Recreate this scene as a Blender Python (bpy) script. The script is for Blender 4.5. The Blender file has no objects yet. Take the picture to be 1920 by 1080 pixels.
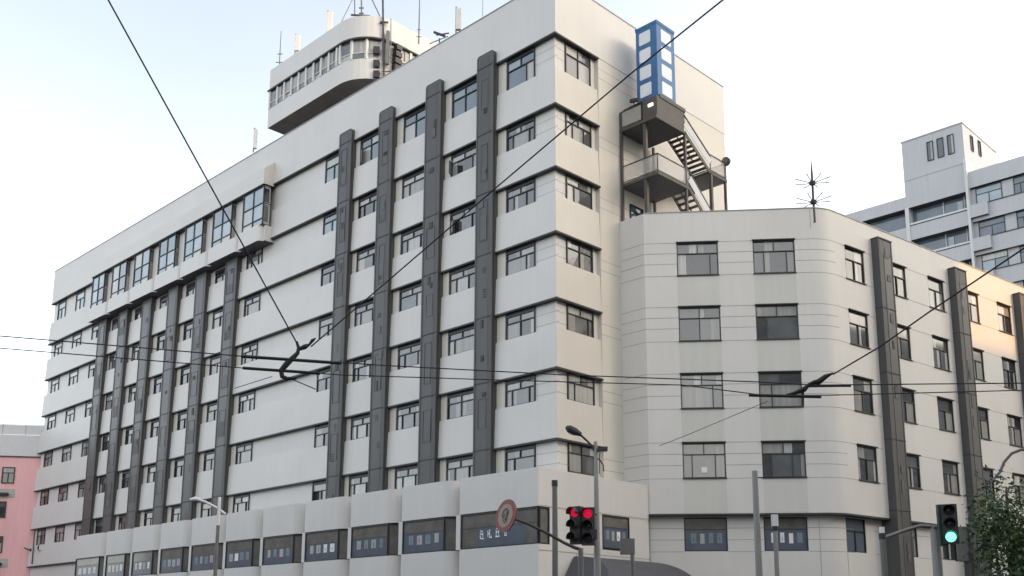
import bpy, math, random
from math import radians as R, sin, cos, pi
from mathutils import Vector, Matrix
random.seed(7)

# ------------------------------------------------------------------ camera
scene = bpy.context.scene
C = scene.collection
CAM = Vector((-35.62, -32.24, 1.6))
A0 = R(45.2968)                      # angle between the view axis and the long facade
TH = 0.19584; ROLL = 0.00335; F_PX = 1933.85; CY = 806.07
dB = (cos(A0), sin(A0)); dA = (-sin(A0), cos(A0))     # building axes seen in the camera's ground frame
fwd = Vector((dB[1], dA[1], 0)); rgt = Vector((dB[0], dA[0], 0))
cam_d = bpy.data.cameras.new('camera'); cam = bpy.data.objects.new('camera', cam_d); C.objects.link(cam)
scene.camera = cam
cam_d.sensor_width = 36; cam_d.lens = 36 * F_PX / 1920
cam_d.shift_y = (CY - 540) / 1920.0
cam_d.clip_start = 0.2; cam_d.clip_end = 3000
look = fwd * cos(TH) + Vector((0, 0, 1)) * sin(TH)
up = -fwd * sin(TH) + Vector((0, 0, 1)) * cos(TH)
r2 = rgt * cos(ROLL) + up * sin(ROLL) ; u2 = up * cos(ROLL) - rgt * sin(ROLL)
M = Matrix(((r2.x, u2.x, -look.x), (r2.y, u2.y, -look.y), (r2.z, u2.z, -look.z))).to_4x4()
M.translation = CAM
cam.matrix_world = M

# ------------------------------------------------------------------ world, sun, exposure
SUN_EL = 9.0
VEIL = (0.46, 0.16)
sun_h = Vector((0.35, -0.94, 0)).normalized()
SUN = Vector((sun_h.x * cos(R(SUN_EL)), sun_h.y * cos(R(SUN_EL)), sin(R(SUN_EL))))
w = bpy.data.worlds.new('World'); scene.world = w; w.use_nodes = True
nt = w.node_tree; nt.nodes.clear()
sky = nt.nodes.new('ShaderNodeTexSky'); sky.sky_type = 'NISHITA'; sky.sun_disc = False
sky.sun_elevation = R(SUN_EL + 5); sky.sun_rotation = math.atan2(SUN.x, SUN.y)
sky.air_density = 1.0; sky.dust_density = 4.0; sky.ozone_density = 1.0
hs = nt.nodes.new('ShaderNodeHueSaturation'); hs.inputs['Saturation'].default_value = 0.75
bg = nt.nodes.new('ShaderNodeBackground'); bg.inputs['Strength'].default_value = 0.10
wo = nt.nodes.new('ShaderNodeOutputWorld')
nt.links.new(sky.outputs[0], hs.inputs['Color']); nt.links.new(hs.outputs[0], bg.inputs['Color'])
def N(t, **k):
    n = nt.nodes.new(t)
    for a, b_ in k.items(): setattr(n, a, b_)
    return n
# thin high cloud veil: dense and pale low in the sky, torn open higher up, warmer towards the sun
tcw = N('ShaderNodeTexCoord'); sep = N('ShaderNodeSeparateXYZ'); nt.links.new(tcw.outputs['Generated'], sep.inputs[0])
nz = N('ShaderNodeTexNoise'); nz.inputs['Scale'].default_value = 1.1; nz.inputs['Detail'].default_value = 3; nz.inputs['Roughness'].default_value = .45
nt.links.new(tcw.outputs['Generated'], nz.inputs['Vector'])
ma = N('ShaderNodeMath', operation='MULTIPLY_ADD'); ma.inputs[1].default_value = 0.55; nt.links.new(nz.outputs['Fac'], ma.inputs[0]); nt.links.new(sep.outputs['Z'], ma.inputs[2])
mrv = N('ShaderNodeMapRange', interpolation_type='SMOOTHSTEP'); nt.links.new(ma.outputs[0], mrv.inputs['Value'])
mrv.inputs['From Min'].default_value = 0.52; mrv.inputs['From Max'].default_value = 0.92; mrv.inputs['To Min'].default_value = VEIL[0]; mrv.inputs['To Max'].default_value = VEIL[1]
dt = N('ShaderNodeVectorMath', operation='DOT_PRODUCT'); nt.links.new(tcw.outputs['Generated'], dt.inputs[0]); dt.inputs[1].default_value = tuple(SUN)
mrw = N('ShaderNodeMapRange'); nt.links.new(dt.outputs['Value'], mrw.inputs['Value']); mrw.inputs['From Min'].default_value = -.2; mrw.inputs['From Max'].default_value = .9
mxw = N('ShaderNodeMixRGB'); mxw.inputs['Color1'].default_value = (.97, .985, 1.0, 1); mxw.inputs['Color2'].default_value = (1.0, .90, .78, 1); nt.links.new(mrw.outputs[0], mxw.inputs['Fac'])
bg2 = N('ShaderNodeBackground'); nt.links.new(mxw.outputs[0], bg2.inputs['Color']); gn = N('ShaderNodeMath', operation='MULTIPLY_ADD'); gn.inputs[1].default_value = .55; gn.inputs[2].default_value = 1.0; nt.links.new(mrw.outputs[0], gn.inputs[0])
gm = N('ShaderNodeMath', operation='MULTIPLY'); nt.links.new(gn.outputs[0], gm.inputs[0]); nt.links.new(mrv.outputs[0], gm.inputs[1]); nt.links.new(gm.outputs[0], bg2.inputs['Strength'])
ads = N('ShaderNodeAddShader'); nt.links.new(bg.outputs[0], ads.inputs[0]); nt.links.new(bg2.outputs[0], ads.inputs[1]); nt.links.new(ads.outputs[0], wo.inputs['Surface'])
sd = bpy.data.lights.new('sun', 'SUN'); sd.energy = 1.05; sd.angle = R(0.5); sd.color = (1.0, 0.44, 0.08)
so = bpy.data.objects.new('sun', sd); C.objects.link(so); so.location = (0, -60, 80)
so.rotation_euler = SUN.to_track_quat('Z', 'Y').to_euler()
vs = scene.view_settings; vs.view_transform = 'Standard'; vs.look = 'None'; vs.gamma = 1; vs.exposure = 1.46
scene.render.engine = 'CYCLES'
try:
    scene.cycles.max_bounces = 6; scene.cycles.diffuse_bounces = 4
except Exception: pass

# ------------------------------------------------------------------ materials
MATS = {}
def mat(name, col, rough=0.6, metal=0.0, ior=1.5, noise=0.0, nscale=2.0, streak=0.0, emit=None, estr=0.0, bump=0.0, spec=0.5, stretch=(1, 1, 1)):
    if name in MATS: return MATS[name]
    m = bpy.data.materials.new(name); m.use_nodes = True
    t = m.node_tree; b = t.nodes['Principled BSDF']
    b.inputs['Roughness'].default_value = rough; b.inputs['Metallic'].default_value = metal
    b.inputs['IOR'].default_value = ior; b.inputs['Specular IOR Level'].default_value = spec
    b.inputs['Base Color'].default_value = (*col, 1)
    if emit: b.inputs['Emission Color'].default_value = (*emit, 1); b.inputs['Emission Strength'].default_value = estr
    if noise or streak:
        tc = t.nodes.new('ShaderNodeTexCoord'); geo = t.nodes.new('ShaderNodeNewGeometry')
        mp = t.nodes.new('ShaderNodeMapping'); mp.inputs['Scale'].default_value = stretch
        t.links.new(geo.outputs['Position'], mp.inputs['Vector'])
        n1 = t.nodes.new('ShaderNodeTexNoise'); n1.inputs['Scale'].default_value = nscale; n1.inputs['Detail'].default_value = 6
        t.links.new(mp.outputs[0], n1.inputs['Vector'])
        mr = t.nodes.new('ShaderNodeMapRange'); mr.inputs['From Min'].default_value = 0.25; mr.inputs['From Max'].default_value = 0.75
        mr.inputs['To Min'].default_value = 1 - noise; mr.inputs['To Max'].default_value = 1 + noise * 0.6
        t.links.new(n1.outputs['Fac'], mr.inputs['Value'])
        fac = mr.outputs[0]
        if streak:
            mp2 = t.nodes.new('ShaderNodeMapping'); mp2.inputs['Scale'].default_value = (1.6, 1.6, 0.10)
            t.links.new(geo.outputs['Position'], mp2.inputs['Vector'])
            n2 = t.nodes.new('ShaderNodeTexNoise'); n2.inputs['Scale'].default_value = 2.2; n2.inputs['Detail'].default_value = 5
            t.links.new(mp2.outputs[0], n2.inputs['Vector'])
            m2 = t.nodes.new('ShaderNodeMapRange'); m2.inputs['From Min'].default_value = 0.35; m2.inputs['From Max'].default_value = 0.7
            m2.inputs['To Min'].default_value = 1 + streak * 0.4; m2.inputs['To Max'].default_value = 1 - streak
            t.links.new(n2.outputs['Fac'], m2.inputs['Value'])
            mu = t.nodes.new('ShaderNodeMath'); mu.operation = 'MULTIPLY'
            t.links.new(fac, mu.inputs[0]); t.links.new(m2.outputs[0], mu.inputs[1]); fac = mu.outputs[0]
        mx = t.nodes.new('ShaderNodeVectorMath'); mx.operation = 'SCALE'; mx.inputs[0].default_value = col
        t.links.new(fac, mx.inputs['Scale']); t.links.new(mx.outputs[0], b.inputs['Base Color'])
        if bump:
            bp = t.nodes.new('ShaderNodeBump'); bp.inputs['Strength'].default_value = bump; bp.inputs['Distance'].default_value = 0.05
            t.links.new(n1.outputs['Fac'], bp.inputs['Height']); t.links.new(bp.outputs[0], b.inputs['Normal'])
    MATS[name] = m
    return m
wall = mat('wall_panel', (0.63, 0.62, 0.595), 0.45, noise=0.05, nscale=0.35, streak=0.02)
cream = mat('cream_panel', (0.63, 0.60, 0.545), 0.5, noise=0.05, nscale=0.4, streak=0.02)
beige = mat('beige_panel', (0.57, 0.565, 0.53), 0.5, noise=0.04, nscale=0.4, streak=0.04)
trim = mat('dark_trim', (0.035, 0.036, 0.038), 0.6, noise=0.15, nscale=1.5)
joint = mat('joint', (0.27, 0.27, 0.26), 0.8, noise=0.35, nscale=0.9)
pillar_m = mat('pillar_grey', (0.078, 0.078, 0.077), 0.55, noise=0.10, nscale=0.5, streak=0.10)
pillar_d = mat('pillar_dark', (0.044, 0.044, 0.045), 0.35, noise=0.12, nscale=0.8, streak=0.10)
pillar_l = mat('pillar_light', (0.085, 0.085, 0.085), 0.5, noise=0.12, nscale=1.5)
frame_m = mat('window_frame', (0.02, 0.021, 0.022), 0.4)
frame_w = mat('white_frame', (0.62, 0.62, 0.60), 0.4)
g_dark = mat('glass_dark', (0.035, 0.038, 0.042), 0.04, ior=1.9, noise=0.5, nscale=1.3)
g_mid = mat('glass_mid', (0.095, 0.10, 0.105), 0.05, ior=1.9, noise=0.35, nscale=1.2)
g_blue = mat('glass_blue', (0.085, 0.125, 0.16), 0.04, ior=2.0, noise=0.3, nscale=0.8)
g_sky = mat('glass_pale', (0.21, 0.275, 0.315), 0.05, ior=1.9, noise=0.2, nscale=1.1)
g_sky2 = mat('glass_clear_sky', (0.28, 0.36, 0.40), 0.05, ior=1.9, noise=0.2, nscale=1.1)
g_teal = mat('glass_teal', (0.05, 0.16, 0.19), 0.05, ior=1.9, noise=0.3)
def curtain(name, c):
    m = mat(name, c, 0.06, ior=1.7, noise=0.25, nscale=5.0, stretch=(1, 1, 0.02)); return m
g_cur = curtain('glass_curtain', (0.30, 0.30, 0.285))
g_cur2 = curtain('glass_curtain_pale', (0.44, 0.44, 0.42))
g_brown = mat('glass_blind', (0.22, 0.20, 0.16), 0.06, ior=1.7, noise=0.3, stretch=(0.1, 0.1, 3))
shopblue = mat('shop_blue', (0.105, 0.125, 0.165), 0.15, ior=1.45, noise=0.15)
shopgrey = mat('shop_grey', (0.150, 0.146, 0.135), 0.08, ior=1.5, noise=0.3)
white = mat('white_paint', (0.75, 0.76, 0.77), 0.4, noise=0.08, nscale=3)
lettering = mat('white_lettering', (0.8, 0.82, 0.84), 0.5)
steel = mat('galvanised_steel', (0.18, 0.18, 0.178), 0.45, metal=0.35, noise=0.15, nscale=4, streak=0.1)
steel_l = mat('light_steel', (0.30, 0.30, 0.295), 0.45, metal=0.2, noise=0.12, nscale=4)
dark = mat('dark_metal', (0.03, 0.03, 0.032), 0.5)
rail_g = mat('rail_glass', (0.55, 0.54, 0.51), 0.15)
rail_g.node_tree.nodes['Principled BSDF'].inputs['Alpha'].default_value = 0.42
brownm = mat('brown_steel', (0.075, 0.066, 0.06), 0.55, noise=0.2, nscale=2)
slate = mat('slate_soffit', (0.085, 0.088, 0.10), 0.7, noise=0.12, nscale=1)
cable = mat('cable_black', (0.012, 0.012, 0.012), 0.6)
signblue = mat('sign_blue', (0.030, 0.135, 0.33), 0.32, noise=0.15, nscale=1.2, streak=0.06)
signwhite = mat('sign_panel', (0.74, 0.80, 0.86), 0.12, noise=0.06, nscale=1.5)
pink = mat('pink_render', (0.82, 0.46, 0.475), 0.7, noise=0.06, nscale=0.3, streak=0.06)
greyr = mat('grey_render', (0.42, 0.41, 0.39), 0.7, noise=0.06, nscale=0.5)
bluegrey = mat('blue_grey_render', (0.47, 0.485, 0.51), 0.6, noise=0.05, nscale=0.2, streak=0.05)
bg_light = mat('pale_render', (0.60, 0.61, 0.62), 0.6, noise=0.05)
g_far = mat('glass_far', (0.115, 0.145, 0.18), 0.08, ior=1.7, noise=0.35, nscale=0.6)
redring = mat('sign_red', (0.24, 0.05, 0.04), 0.5, noise=0.2, nscale=8)
signface = mat('sign_face', (0.36, 0.25, 0.19), 0.5, noise=0.15, nscale=8)
red_on = mat('red_lens', (0.5, 0.01, 0.02), 0.2, emit=(0.75, 0.01, 0.06), estr=0.24)
green_on = mat('green_lens', (0.1, 0.6, 0.4), 0.2, emit=(0.16, 1.0, 0.62), estr=1.0)
lamp_on = mat('lamp_lens', (0.8, 0.8, 0.75), 0.3, emit=(1.0, 0.95, 0.85), estr=1.0)
lens_off = mat('lens_off', (0.03, 0.03, 0.03), 0.15)
green_house = mat('signal_green', (0.02, 0.05, 0.045), 0.4)
awn_m = mat('awning_grey', (0.075, 0.077, 0.085), 0.6, noise=0.1, nscale=1)
bark = mat('bark', (0.09, 0.07, 0.05), 0.9, noise=0.3, nscale=6)
leaf = mat('leaf_green', (0.075, 0.13, 0.04), 0.6, noise=0.5, nscale=1.2)
leaf2 = mat('leaf_dark', (0.04, 0.075, 0.03), 0.6, noise=0.5, nscale=1.2)
asphalt = mat('asphalt', (0.055, 0.055, 0.056), 0.85, noise=0.2, nscale=3, bump=0.3)
paving = mat('paving', (0.28, 0.27, 0.25), 0.8, noise=0.12, nscale=2)
ground_m = mat('ground_grey', (0.13, 0.125, 0.12), 0.9, noise=0.15, nscale=0.5)
paintw = mat('road_paint', (0.7, 0.7, 0.68), 0.6, noise=0.15, nscale=4)

# ------------------------------------------------------------------ mesh builder
class MB:
    def __init__(s): s.v = []; s.f = []; s.m = []; s.mats = []
    def mi(s, m):
        if m not in s.mats: s.mats.append(m)
        return s.mats.index(m)
    def face(s, pts, m):
        n = len(s.v); s.v += [tuple(p) for p in pts]; s.f.append(tuple(range(n, n + len(pts)))); s.m.append(s.mi(m))
    def box(s, x0, x1, y0, y1, z0, z1, m, bot=None, front=None):
        if x0 > x1: x0, x1 = x1, x0
        if y0 > y1: y0, y1 = y1, y0
        P = [(x0,y0,z0),(x1,y0,z0),(x1,y1,z0),(x0,y1,z0),(x0,y0,z1),(x1,y0,z1),(x1,y1,z1),(x0,y1,z1)]
        n = len(s.v); s.v += P
        F = [(3,2,1,0),(4,5,6,7),(0,1,5,4),(1,2,6,5),(2,3,7,6),(3,0,4,7)]
        for i, f in enumerate(F):
            s.f.append(tuple(n + k for k in f)); s.m.append(s.mi(bot if (i == 0 and bot) else front if (i == 2 and front) else m))
        return s
    def obox(s, c, ax, ay, az, hx, hy, hz, m):
        c = Vector(c); ax = Vector(ax).normalized() * hx; ay = Vector(ay).normalized() * hy; az = Vector(az).normalized() * hz
        P = [c + sx*ax + sy*ay + sz*az for sz in (-1,1) for sx, sy in ((-1,-1),(1,-1),(1,1),(-1,1))]
        n = len(s.v); s.v += [tuple(p) for p in P]
        for f in [(3,2,1,0),(4,5,6,7),(0,1,5,4),(1,2,6,5),(2,3,7,6),(3,0,4,7)]:
            s.f.append(tuple(n + k for k in f)); s.m.append(s.mi(m))
        return s
    def beam(s, a, b, wd, ht, m):
        a = Vector(a); b = Vector(b); d = (b - a); L = d.length; d.normalize()
        side = d.cross(Vector((0,0,1)));
        if side.length < 1e-3: side = Vector((1,0,0))
        side.normalize(); upv = side.cross(d)
        return s.obox((a + b) / 2, d, side, upv, L/2, wd/2, ht/2, m)
    def prism(s, poly, z0, z1, m, top=None, bot=None, back=None):
        n = len(poly); k = len(s.v)
        s.v += [(x, y, z0) for x, y in poly] + [(x, y, z1) for x, y in poly]
        area = sum(poly[i][0]*poly[(i+1)%n][1] - poly[(i+1)%n][0]*poly[i][1] for i in range(n))
        ccw = area > 0
        for i in range(n):
            j = (i + 1) % n
            f = (k+i, k+j, k+n+j, k+n+i) if ccw else (k+j, k+i, k+n+i, k+n+j)
            s.f.append(f); s.m.append(s.mi(m))
        t = tuple(k+n+i for i in range(n)); b = tuple(k+i for i in range(n))
        s.f.append(t if ccw else t[::-1]); s.m.append(s.mi(top or m))
        s.f.append(b[::-1] if ccw else b); s.m.append(s.mi(bot or m))
        return s
    def tube(s, pts, r, m, n=8, caps=True):
        pts = [Vector(p) for p in pts]
        rs = r if isinstance(r, (list, tuple)) else [r] * len(pts)
        rings = []; prev = None
        for i, p in enumerate(pts):
            d = (pts[min(i+1, len(pts)-1)] - pts[max(i-1, 0)]).normalized()
            if prev is None:
                a = d.cross(Vector((0,0,1)));
                if a.length < 1e-3: a = Vector((1,0,0))
            else: a = prev - d * prev.dot(d)
            a.normalize(); prev = a; b = d.cross(a)
            k = len(s.v)
            for q in range(n):
                t = 2*pi*q/n; s.v.append(tuple(p + (a*cos(t) + b*sin(t)) * rs[i]))
            rings.append(k)
        for i in range(len(rings)-1):
            for q in range(n):
                s.f.append((rings[i]+q, rings[i]+(q+1)%n, rings[i+1]+(q+1)%n, rings[i+1]+q)); s.m.append(s.mi(m))
        if caps:
            s.f.append(tuple(rings[0]+q for q in range(n))[::-1]); s.m.append(s.mi(m))
            s.f.append(tuple(rings[-1]+q for q in range(n))); s.m.append(s.mi(m))
        return s
    def mesh(s, name, smooth=False):
        me = bpy.data.meshes.new(name); me.from_pydata(s.v, [], s.f)
        for m in s.mats: me.materials.append(m)
        me.polygons.foreach_set('material_index', s.m)
        if smooth: me.polygons.foreach_set('use_smooth', [True] * len(s.f))
        me.update(); return me

def tag(o, label=None, cat=None, group=None, kind=None):
    if label: o['label'] = label
    if cat: o['category'] = cat
    if group: o['group'] = group
    if kind: o['kind'] = kind
    return o
def empty(name, loc=(0,0,0), rz=0, label=None, cat=None, group=None):
    o = bpy.data.objects.new(name, None); C.objects.link(o); o.location = loc; o.rotation_euler = (0,0,rz)
    o.empty_display_size = 0.3
    return tag(o, label, cat, group)
def obj(name, mb, parent=None, loc=(0,0,0), rz=0, smooth=False, world=True):
    """link mesh; when world=True its vertices are in world space and get the parent's location subtracted"""
    me = mb if isinstance(mb, bpy.types.Mesh) else mb.mesh(name, smooth)
    o = bpy.data.objects.new(name, me); C.objects.link(o)
    if parent is not None:
        o.parent = parent
        if world and not any(abs(a) > 1e-9 for a in loc):
            pw = parent; off = Vector((0,0,0)); 
            while pw is not None: off += pw.location; pw = pw.parent
            o.location = -off
        else: o.location = loc
    else: o.location = loc
    o.rotation_euler = (0,0,rz)
    return o
def structure(name, mb):
    o = obj(name, mb); o['kind'] = 'structure'; return o

def ray(x, y):
    """direction of the photo's pixel (1920 wide) - only used to find where a thing stands"""
    x -= 960; y -= CY; c, s = cos(ROLL), sin(ROLL); x, y = c*x + s*y, -s*x + c*y
    f = F_PX*cos(TH) + y*sin(TH); z = F_PX*sin(TH) - y*cos(TH)
    return Vector((x*dB[0] + f*dB[1], x*dA[0] + f*dA[1], z))
def at(x, y, dist):
    d = ray(x, y); t = dist / math.hypot(d.x, d.y); return CAM + d * t

# ------------------------------------------------------------------ windows
GL = {'std': [g_dark, g_mid, g_mid, g_cur, g_cur, g_cur2, g_mid],
      'blue': [g_blue, g_sky, g_sky, g_blue, g_cur2, g_sky2],
      'top': [g_cur, g_mid, g_cur2, g_mid],
      'deep': [g_dark, g_dark, g_mid, g_mid, g_cur],
      'grey': [g_mid, g_cur, g_dark, g_mid]}
def win_mesh(wd, ht, style, glass, fr=frame_m, t=0.055, head=0.0):
    f = MB(); p = MB(); d0, d1 = -0.05, 0.05
    f.box(0, wd, d0, d1, 0, t, fr); f.box(0, wd, d0, d1, ht-t, ht, fr)
    f.box(0, t, d0, d1, t, ht-t, fr); f.box(wd-t, wd, d0, d1, t, ht-t, fr)
    b = t * 0.8
    cells = []
    if head: f.box(t, wd-t, d0+.003, d1, ht-t-head, ht-t, fr); ht -= head  # dark band stands in for the shade under the ledge above
    if style == 'std':
        zt = ht * 0.66; f.box(t, wd-t, d0+.005, d1, zt, zt+b, fr)
        c = wd*0.5; f.box(c-b/2, c+b/2, d0+.008, d1, zt+b, ht-t, fr)
        cells += [(t, c-b/2, zt+b, ht-t, 'top'), (c+b/2, wd-t, zt+b, ht-t, 'top')]
        a1, a2 = wd*random.choice([.22,.26,.3]), wd*random.choice([.70,.76,.8])
        cut = random.choice([(a1, a2), (a1, a2), (a1,), (a2,), (wd*.5,)]); x0_ = t
        for a in cut: f.box(a-b/2, a+b/2, d0+.008, d1, t, zt, fr); cells.append((x0_, a-b/2, t, zt, '')); x0_ = a+b/2
        cells.append((x0_, wd-t, t, zt, ''))
    elif style == 'two':
        c = wd*0.5; zt = ht*0.62
        f.box(t, wd-t, d0+.005, d1, zt, zt+b, fr)
        f.box(c-b/2, c+b/2, d0+.008, d1, t, zt, fr)
        cells += [(t, wd-t, zt+b, ht-t, 'top'), (t, c-b/2, t, zt, ''), (c+b/2, wd-t, t, zt, '')]
    elif style == 'grid':
        c = wd*0.5; zt = ht*0.55; zl = ht*0.16
        f.box(t, wd-t, d0+.005, d1, zt, zt+b, fr); f.box(t, wd-t, d0+.005, d1, zl, zl+b, fr)
        for (za, zb) in ((zt+b, ht-t), (zl+b, zt), (t, zl)): f.box(c-b/2, c+b/2, d0+.008, d1, za, zb, fr)
        for (za, zb, k) in ((zt+b, ht-t, 'top'), (zl+b, zt, ''), (t, zl, 'low')):
            cells += [(t, c-b/2, za, zb, k), (c+b/2, wd-t, za, zb, k)]
    else:
        cells += [(t, wd-t, t, ht-t, '')]
    for (x0, x1, z0, z1, k) in cells:
        if k == 'low': m = random.choice([frame_w, g_sky])
        elif k == 'top' and glass == 'std': m = random.choice(GL['top'])
        else: m = random.choice(GL[glass]) if isinstance(glass, str) else glass
        p.face([(x0, 0.02, z0), (x1, 0.02, z0), (x1, 0.02, z1), (x0, 0.02, z1)], m)
        if m in (g_dark, g_mid) and x1 - x0 > .5 and random.random() < .6:      # curtain drawn at one side
            cw = (x1-x0) * random.uniform(.2, .45); xa = x0 if random.random() < .5 else x1 - cw
            p.face([(xa, 0.016, z0), (xa+cw, 0.016, z0), (xa+cw, 0.016, z1), (xa, 0.016, z1)], random.choice([g_cur, g_cur2]))
    return f.mesh('window_frame'), p.mesh('window_pane')
WCACHE = {}
def window(parent, pos, rz, wd, ht, style='std', glass='std', variants=9, fr=frame_m, name='window', head=0.0):
    key = (round(wd,2), round(ht,2), style, str(glass), fr.name, head)
    L = WCACHE.setdefault(key, [])
    if len(L) < variants: L.append(win_mesh(wd, ht, style, glass, fr, head=head))
    f, p = L[-1] if len(L) < variants else random.choice(L)
    off = Vector(pos) - parent.location
    o = obj(name, f, parent, loc=tuple(off), rz=rz)
    q = obj('pane', p, o, loc=(0, 0, 0), rz=0); q.location = (0, 0, 0)
    return o
RA = -pi/2                           # rotation of a part that faces -X (the long facade)

# ================================================================== SETTING
g = MB(); g.face([(-900,-900,0),(900,-900,0),(900,900,0),(-900,900,0)], ground_m); structure('ground', g)
r = MB()
r.face([(-30,-300,.004),(-8.5,-300,.004),(-8.5,400,.004),(-30,400,.004)], asphalt); structure('road', r)
r = MB(); r.face([(-8.5,-34,.004),(300,-34,.004),(300,-16,.004),(-8.5,-16,.004)], asphalt); structure('side_road', r)
r = MB()
r.box(-8.5, -.2, -12, 300, 0, .13, paving); structure('pavement', r)
r = MB()
for k in range(-10, 40):
    r.face([(-19.3, k*6, .008), (-19.15, k*6, .008), (-19.15, k*6+3, .008), (-19.3, k*6+3, .008)], paintw)
structure('road_marking', r)

# ================================================================== MAIN BUILDING
EV = [31.99, 28.04, 24.61, 21.17, 17.74, 14.24, 10.76, 7.42]     # underside of each spandrel
WB = [30.10, 26.58, 23.14, 19.70, 16.27, 12.77, 9.25, 5.9]       # sill heights
PT = 35.2
bld = empty('office_building', (0, 0, 0), label='eight storey grey panelled office block with dark vertical pillars on the street corner', cat='building')
RU = 0.24                                                         # depth of the recessed window wall
b = MB()
b.box(RU, 15.55, RU, 63.9, 0.2, 34.4, wall)
b.box(3.42, 15.56, 0.0, RU, 0.2, 34.398, cream)                    # short facade, flush part
obj('wall', b, bld)
b = MB(); b.box(0.6, 15.2, 0.6, 63.5, 34.402, 34.5, ground_m); obj('roof', b, bld)
# parapet ring with a thin coping
b = MB()
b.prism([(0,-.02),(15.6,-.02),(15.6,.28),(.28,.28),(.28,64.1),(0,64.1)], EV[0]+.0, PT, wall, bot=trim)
b.box(15.3, 15.6, .28, 64.1, 34.4, PT, wall); b.box(.3, 15.3, 63.8, 64.1, 34.4, PT, wall)
obj('parapet', b, bld)
b = MB(); b.box(-.03,.33,-.05,64.13, PT+.001, PT+.06, steel_l); b.box(.33,15.63,-.05,.31,PT+.001,PT+.06, steel_l); obj('coping', b, bld)
b = MB(); b.box(2.3, 3.4, .5, 1.6, 34.5, 36.4, wall); b.box(2.2, 3.5, .4, 1.7, 36.4, 36.5, steel_l); obj('roof_vent', b, bld)

def shingle(v0, v1, zt, zb, side=0):
    """spandrel leaning outwards: top edge flush with the recessed wall, bottom edge at the facade plane"""
    m = MB(); q = 0.07
    P = [(q, zt), (0.0, zb), (RU-.004, zb), (RU-.004, zt)]
    a = [(p[0], v0, p[1]) for p in P]; c = [(p[0], v1, p[1]) for p in P]
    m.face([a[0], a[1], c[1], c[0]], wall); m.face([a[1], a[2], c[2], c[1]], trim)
    m.face(a[::-1], wall); m.face(c, wall); m.face([a[3], a[0], c[0], c[3]], wall)
    return m
for k in range(1, 8):
    zt, zb = WB[k-1], EV[k]
    if k == 1: segs = [(-.0, 26.4), (53.45, 64.1)]
    elif k < 7: segs = [(-.0, 64.1)]
    else: segs = [(46.9, 64.1)]
    for (v0, v1) in segs:
        m = MB(); q = .07
        if v0 <= 0:      # corner: mitred with the short facade's spandrel
            A = [(0.0,0.0,zb),(q,q,zt)]
            m.face([(q,v1,zt),(q,q,zt),(0,0,zb),(0,v1,zb)], wall)
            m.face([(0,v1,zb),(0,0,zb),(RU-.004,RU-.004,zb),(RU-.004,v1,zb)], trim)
            m.face([(q,v1,zt),(0,v1,zb),(RU-.004,v1,zb),(RU-.004,v1,zt)], wall)
            m.face([(q,q,zt),(q,v1,zt),(RU-.004,v1,zt),(RU-.004,RU-.004,zt)], wall)
            m.face([(q,q,zt),(3.42,q,zt),(3.42,0,zb),(0,0,zb)], cream)
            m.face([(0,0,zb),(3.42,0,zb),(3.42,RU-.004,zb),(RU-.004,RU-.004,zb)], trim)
            m.face([(q,q,zt),(RU-.004,RU-.004,zt),(3.42,RU-.004,zt),(3.42,q,zt)], cream)
        else: m = shingle(v0, v1, zt, zb)
        obj('spandrel', m, bld)
for k in range(0, 8):
    segs = {0: [(-.0, 26.45), (53.45, 64.1)], 1: [(-.0, 26.45), (53.45, 64.1)], 7: [(46.9, 64.1)]}.get(k, [(-.0, 64.1)])
    zb = EV[k]
    for (v0, v1) in segs:
        m = MB(); s0 = -.05 if v0 <= 0 else v0
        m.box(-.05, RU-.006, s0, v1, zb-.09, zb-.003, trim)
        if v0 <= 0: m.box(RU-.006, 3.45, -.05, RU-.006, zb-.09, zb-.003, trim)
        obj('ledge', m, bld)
# horizontal panel joints
m = MB()
for k in range(0, 7):
    for z in (EV[k]-.62, EV[k]-1.18):
        m.box(RU-.004, RU-.001, .05, 1.6, z, z+.02, joint); m.box(.36, 1.0, RU-.004, RU-.001, z, z+.02, joint)
        m.box(3.42, 8.6, -.004, -.001, z, z+.02, joint)
    m.box(RU-.004, RU-.001, 20.6, 27.5, EV[k]-1.5, EV[k]-1.48, joint) if k > 0 else None
obj('panel_joint', m, bld)
wins = 0
FU = RU - .03
def wA(vl, k, wd, style='std', glass=None, zb=None, zt=None):
    """window on the long facade, vl = its larger coordinate (its left end from the street)"""
    vl -= .1*(vl+32.2)/35.6
    zb = WB[k] if zb is None else zb; zt = EV[k]-.09 if zt is None else zt
    o = window(bld, (FU, vl, zb), RA, wd, zt-zb, style, glass or ('blue' if k == 0 else 'std'), head=.13)
    if random.random() < .07 and vl < 31:
        a_ = random.choice([-.5, -.8, -1.0]); sw = wd*.24; sh_ = (zt-zb-.13)*.62
        sm = MB(); tt = .035
        for b4 in ((0, sw, 0, tt), (0, sw, sh_-tt, sh_), (0, tt, tt, sh_-tt), (sw-tt, sw, tt, sh_-tt)): sm.box(b4[0], b4[1], -.02, .02, b4[2], b4[3], frame_m)
        sm.face([(tt, 0, tt), (sw-tt, 0, tt), (sw-tt, 0, sh_-tt), (tt, 0, sh_-tt)], random.choice([g_sky, g_mid]))
        q_ = obj('open_sash', sm, o, loc=(.06, -.06, .06), rz=a_, world=False)
RB = [(1.72, 3.75), (6.0, 8.15), (10.3, 12.45), (14.6, 16.7)]
for k in range(7):
    for i, (a, c) in enumerate(RB): wA(c, k, c - a)
    wA(20.45, k, 1.9, 'two', 'blue' if k < 2 else 'grey')
    if k > 0: wA(29.65, k, 1.95, 'std')
    window(bld, (1.0, FU, WB[k]), 0, 2.0, EV[k]-.09-WB[k], 'std', 'std')
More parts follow.
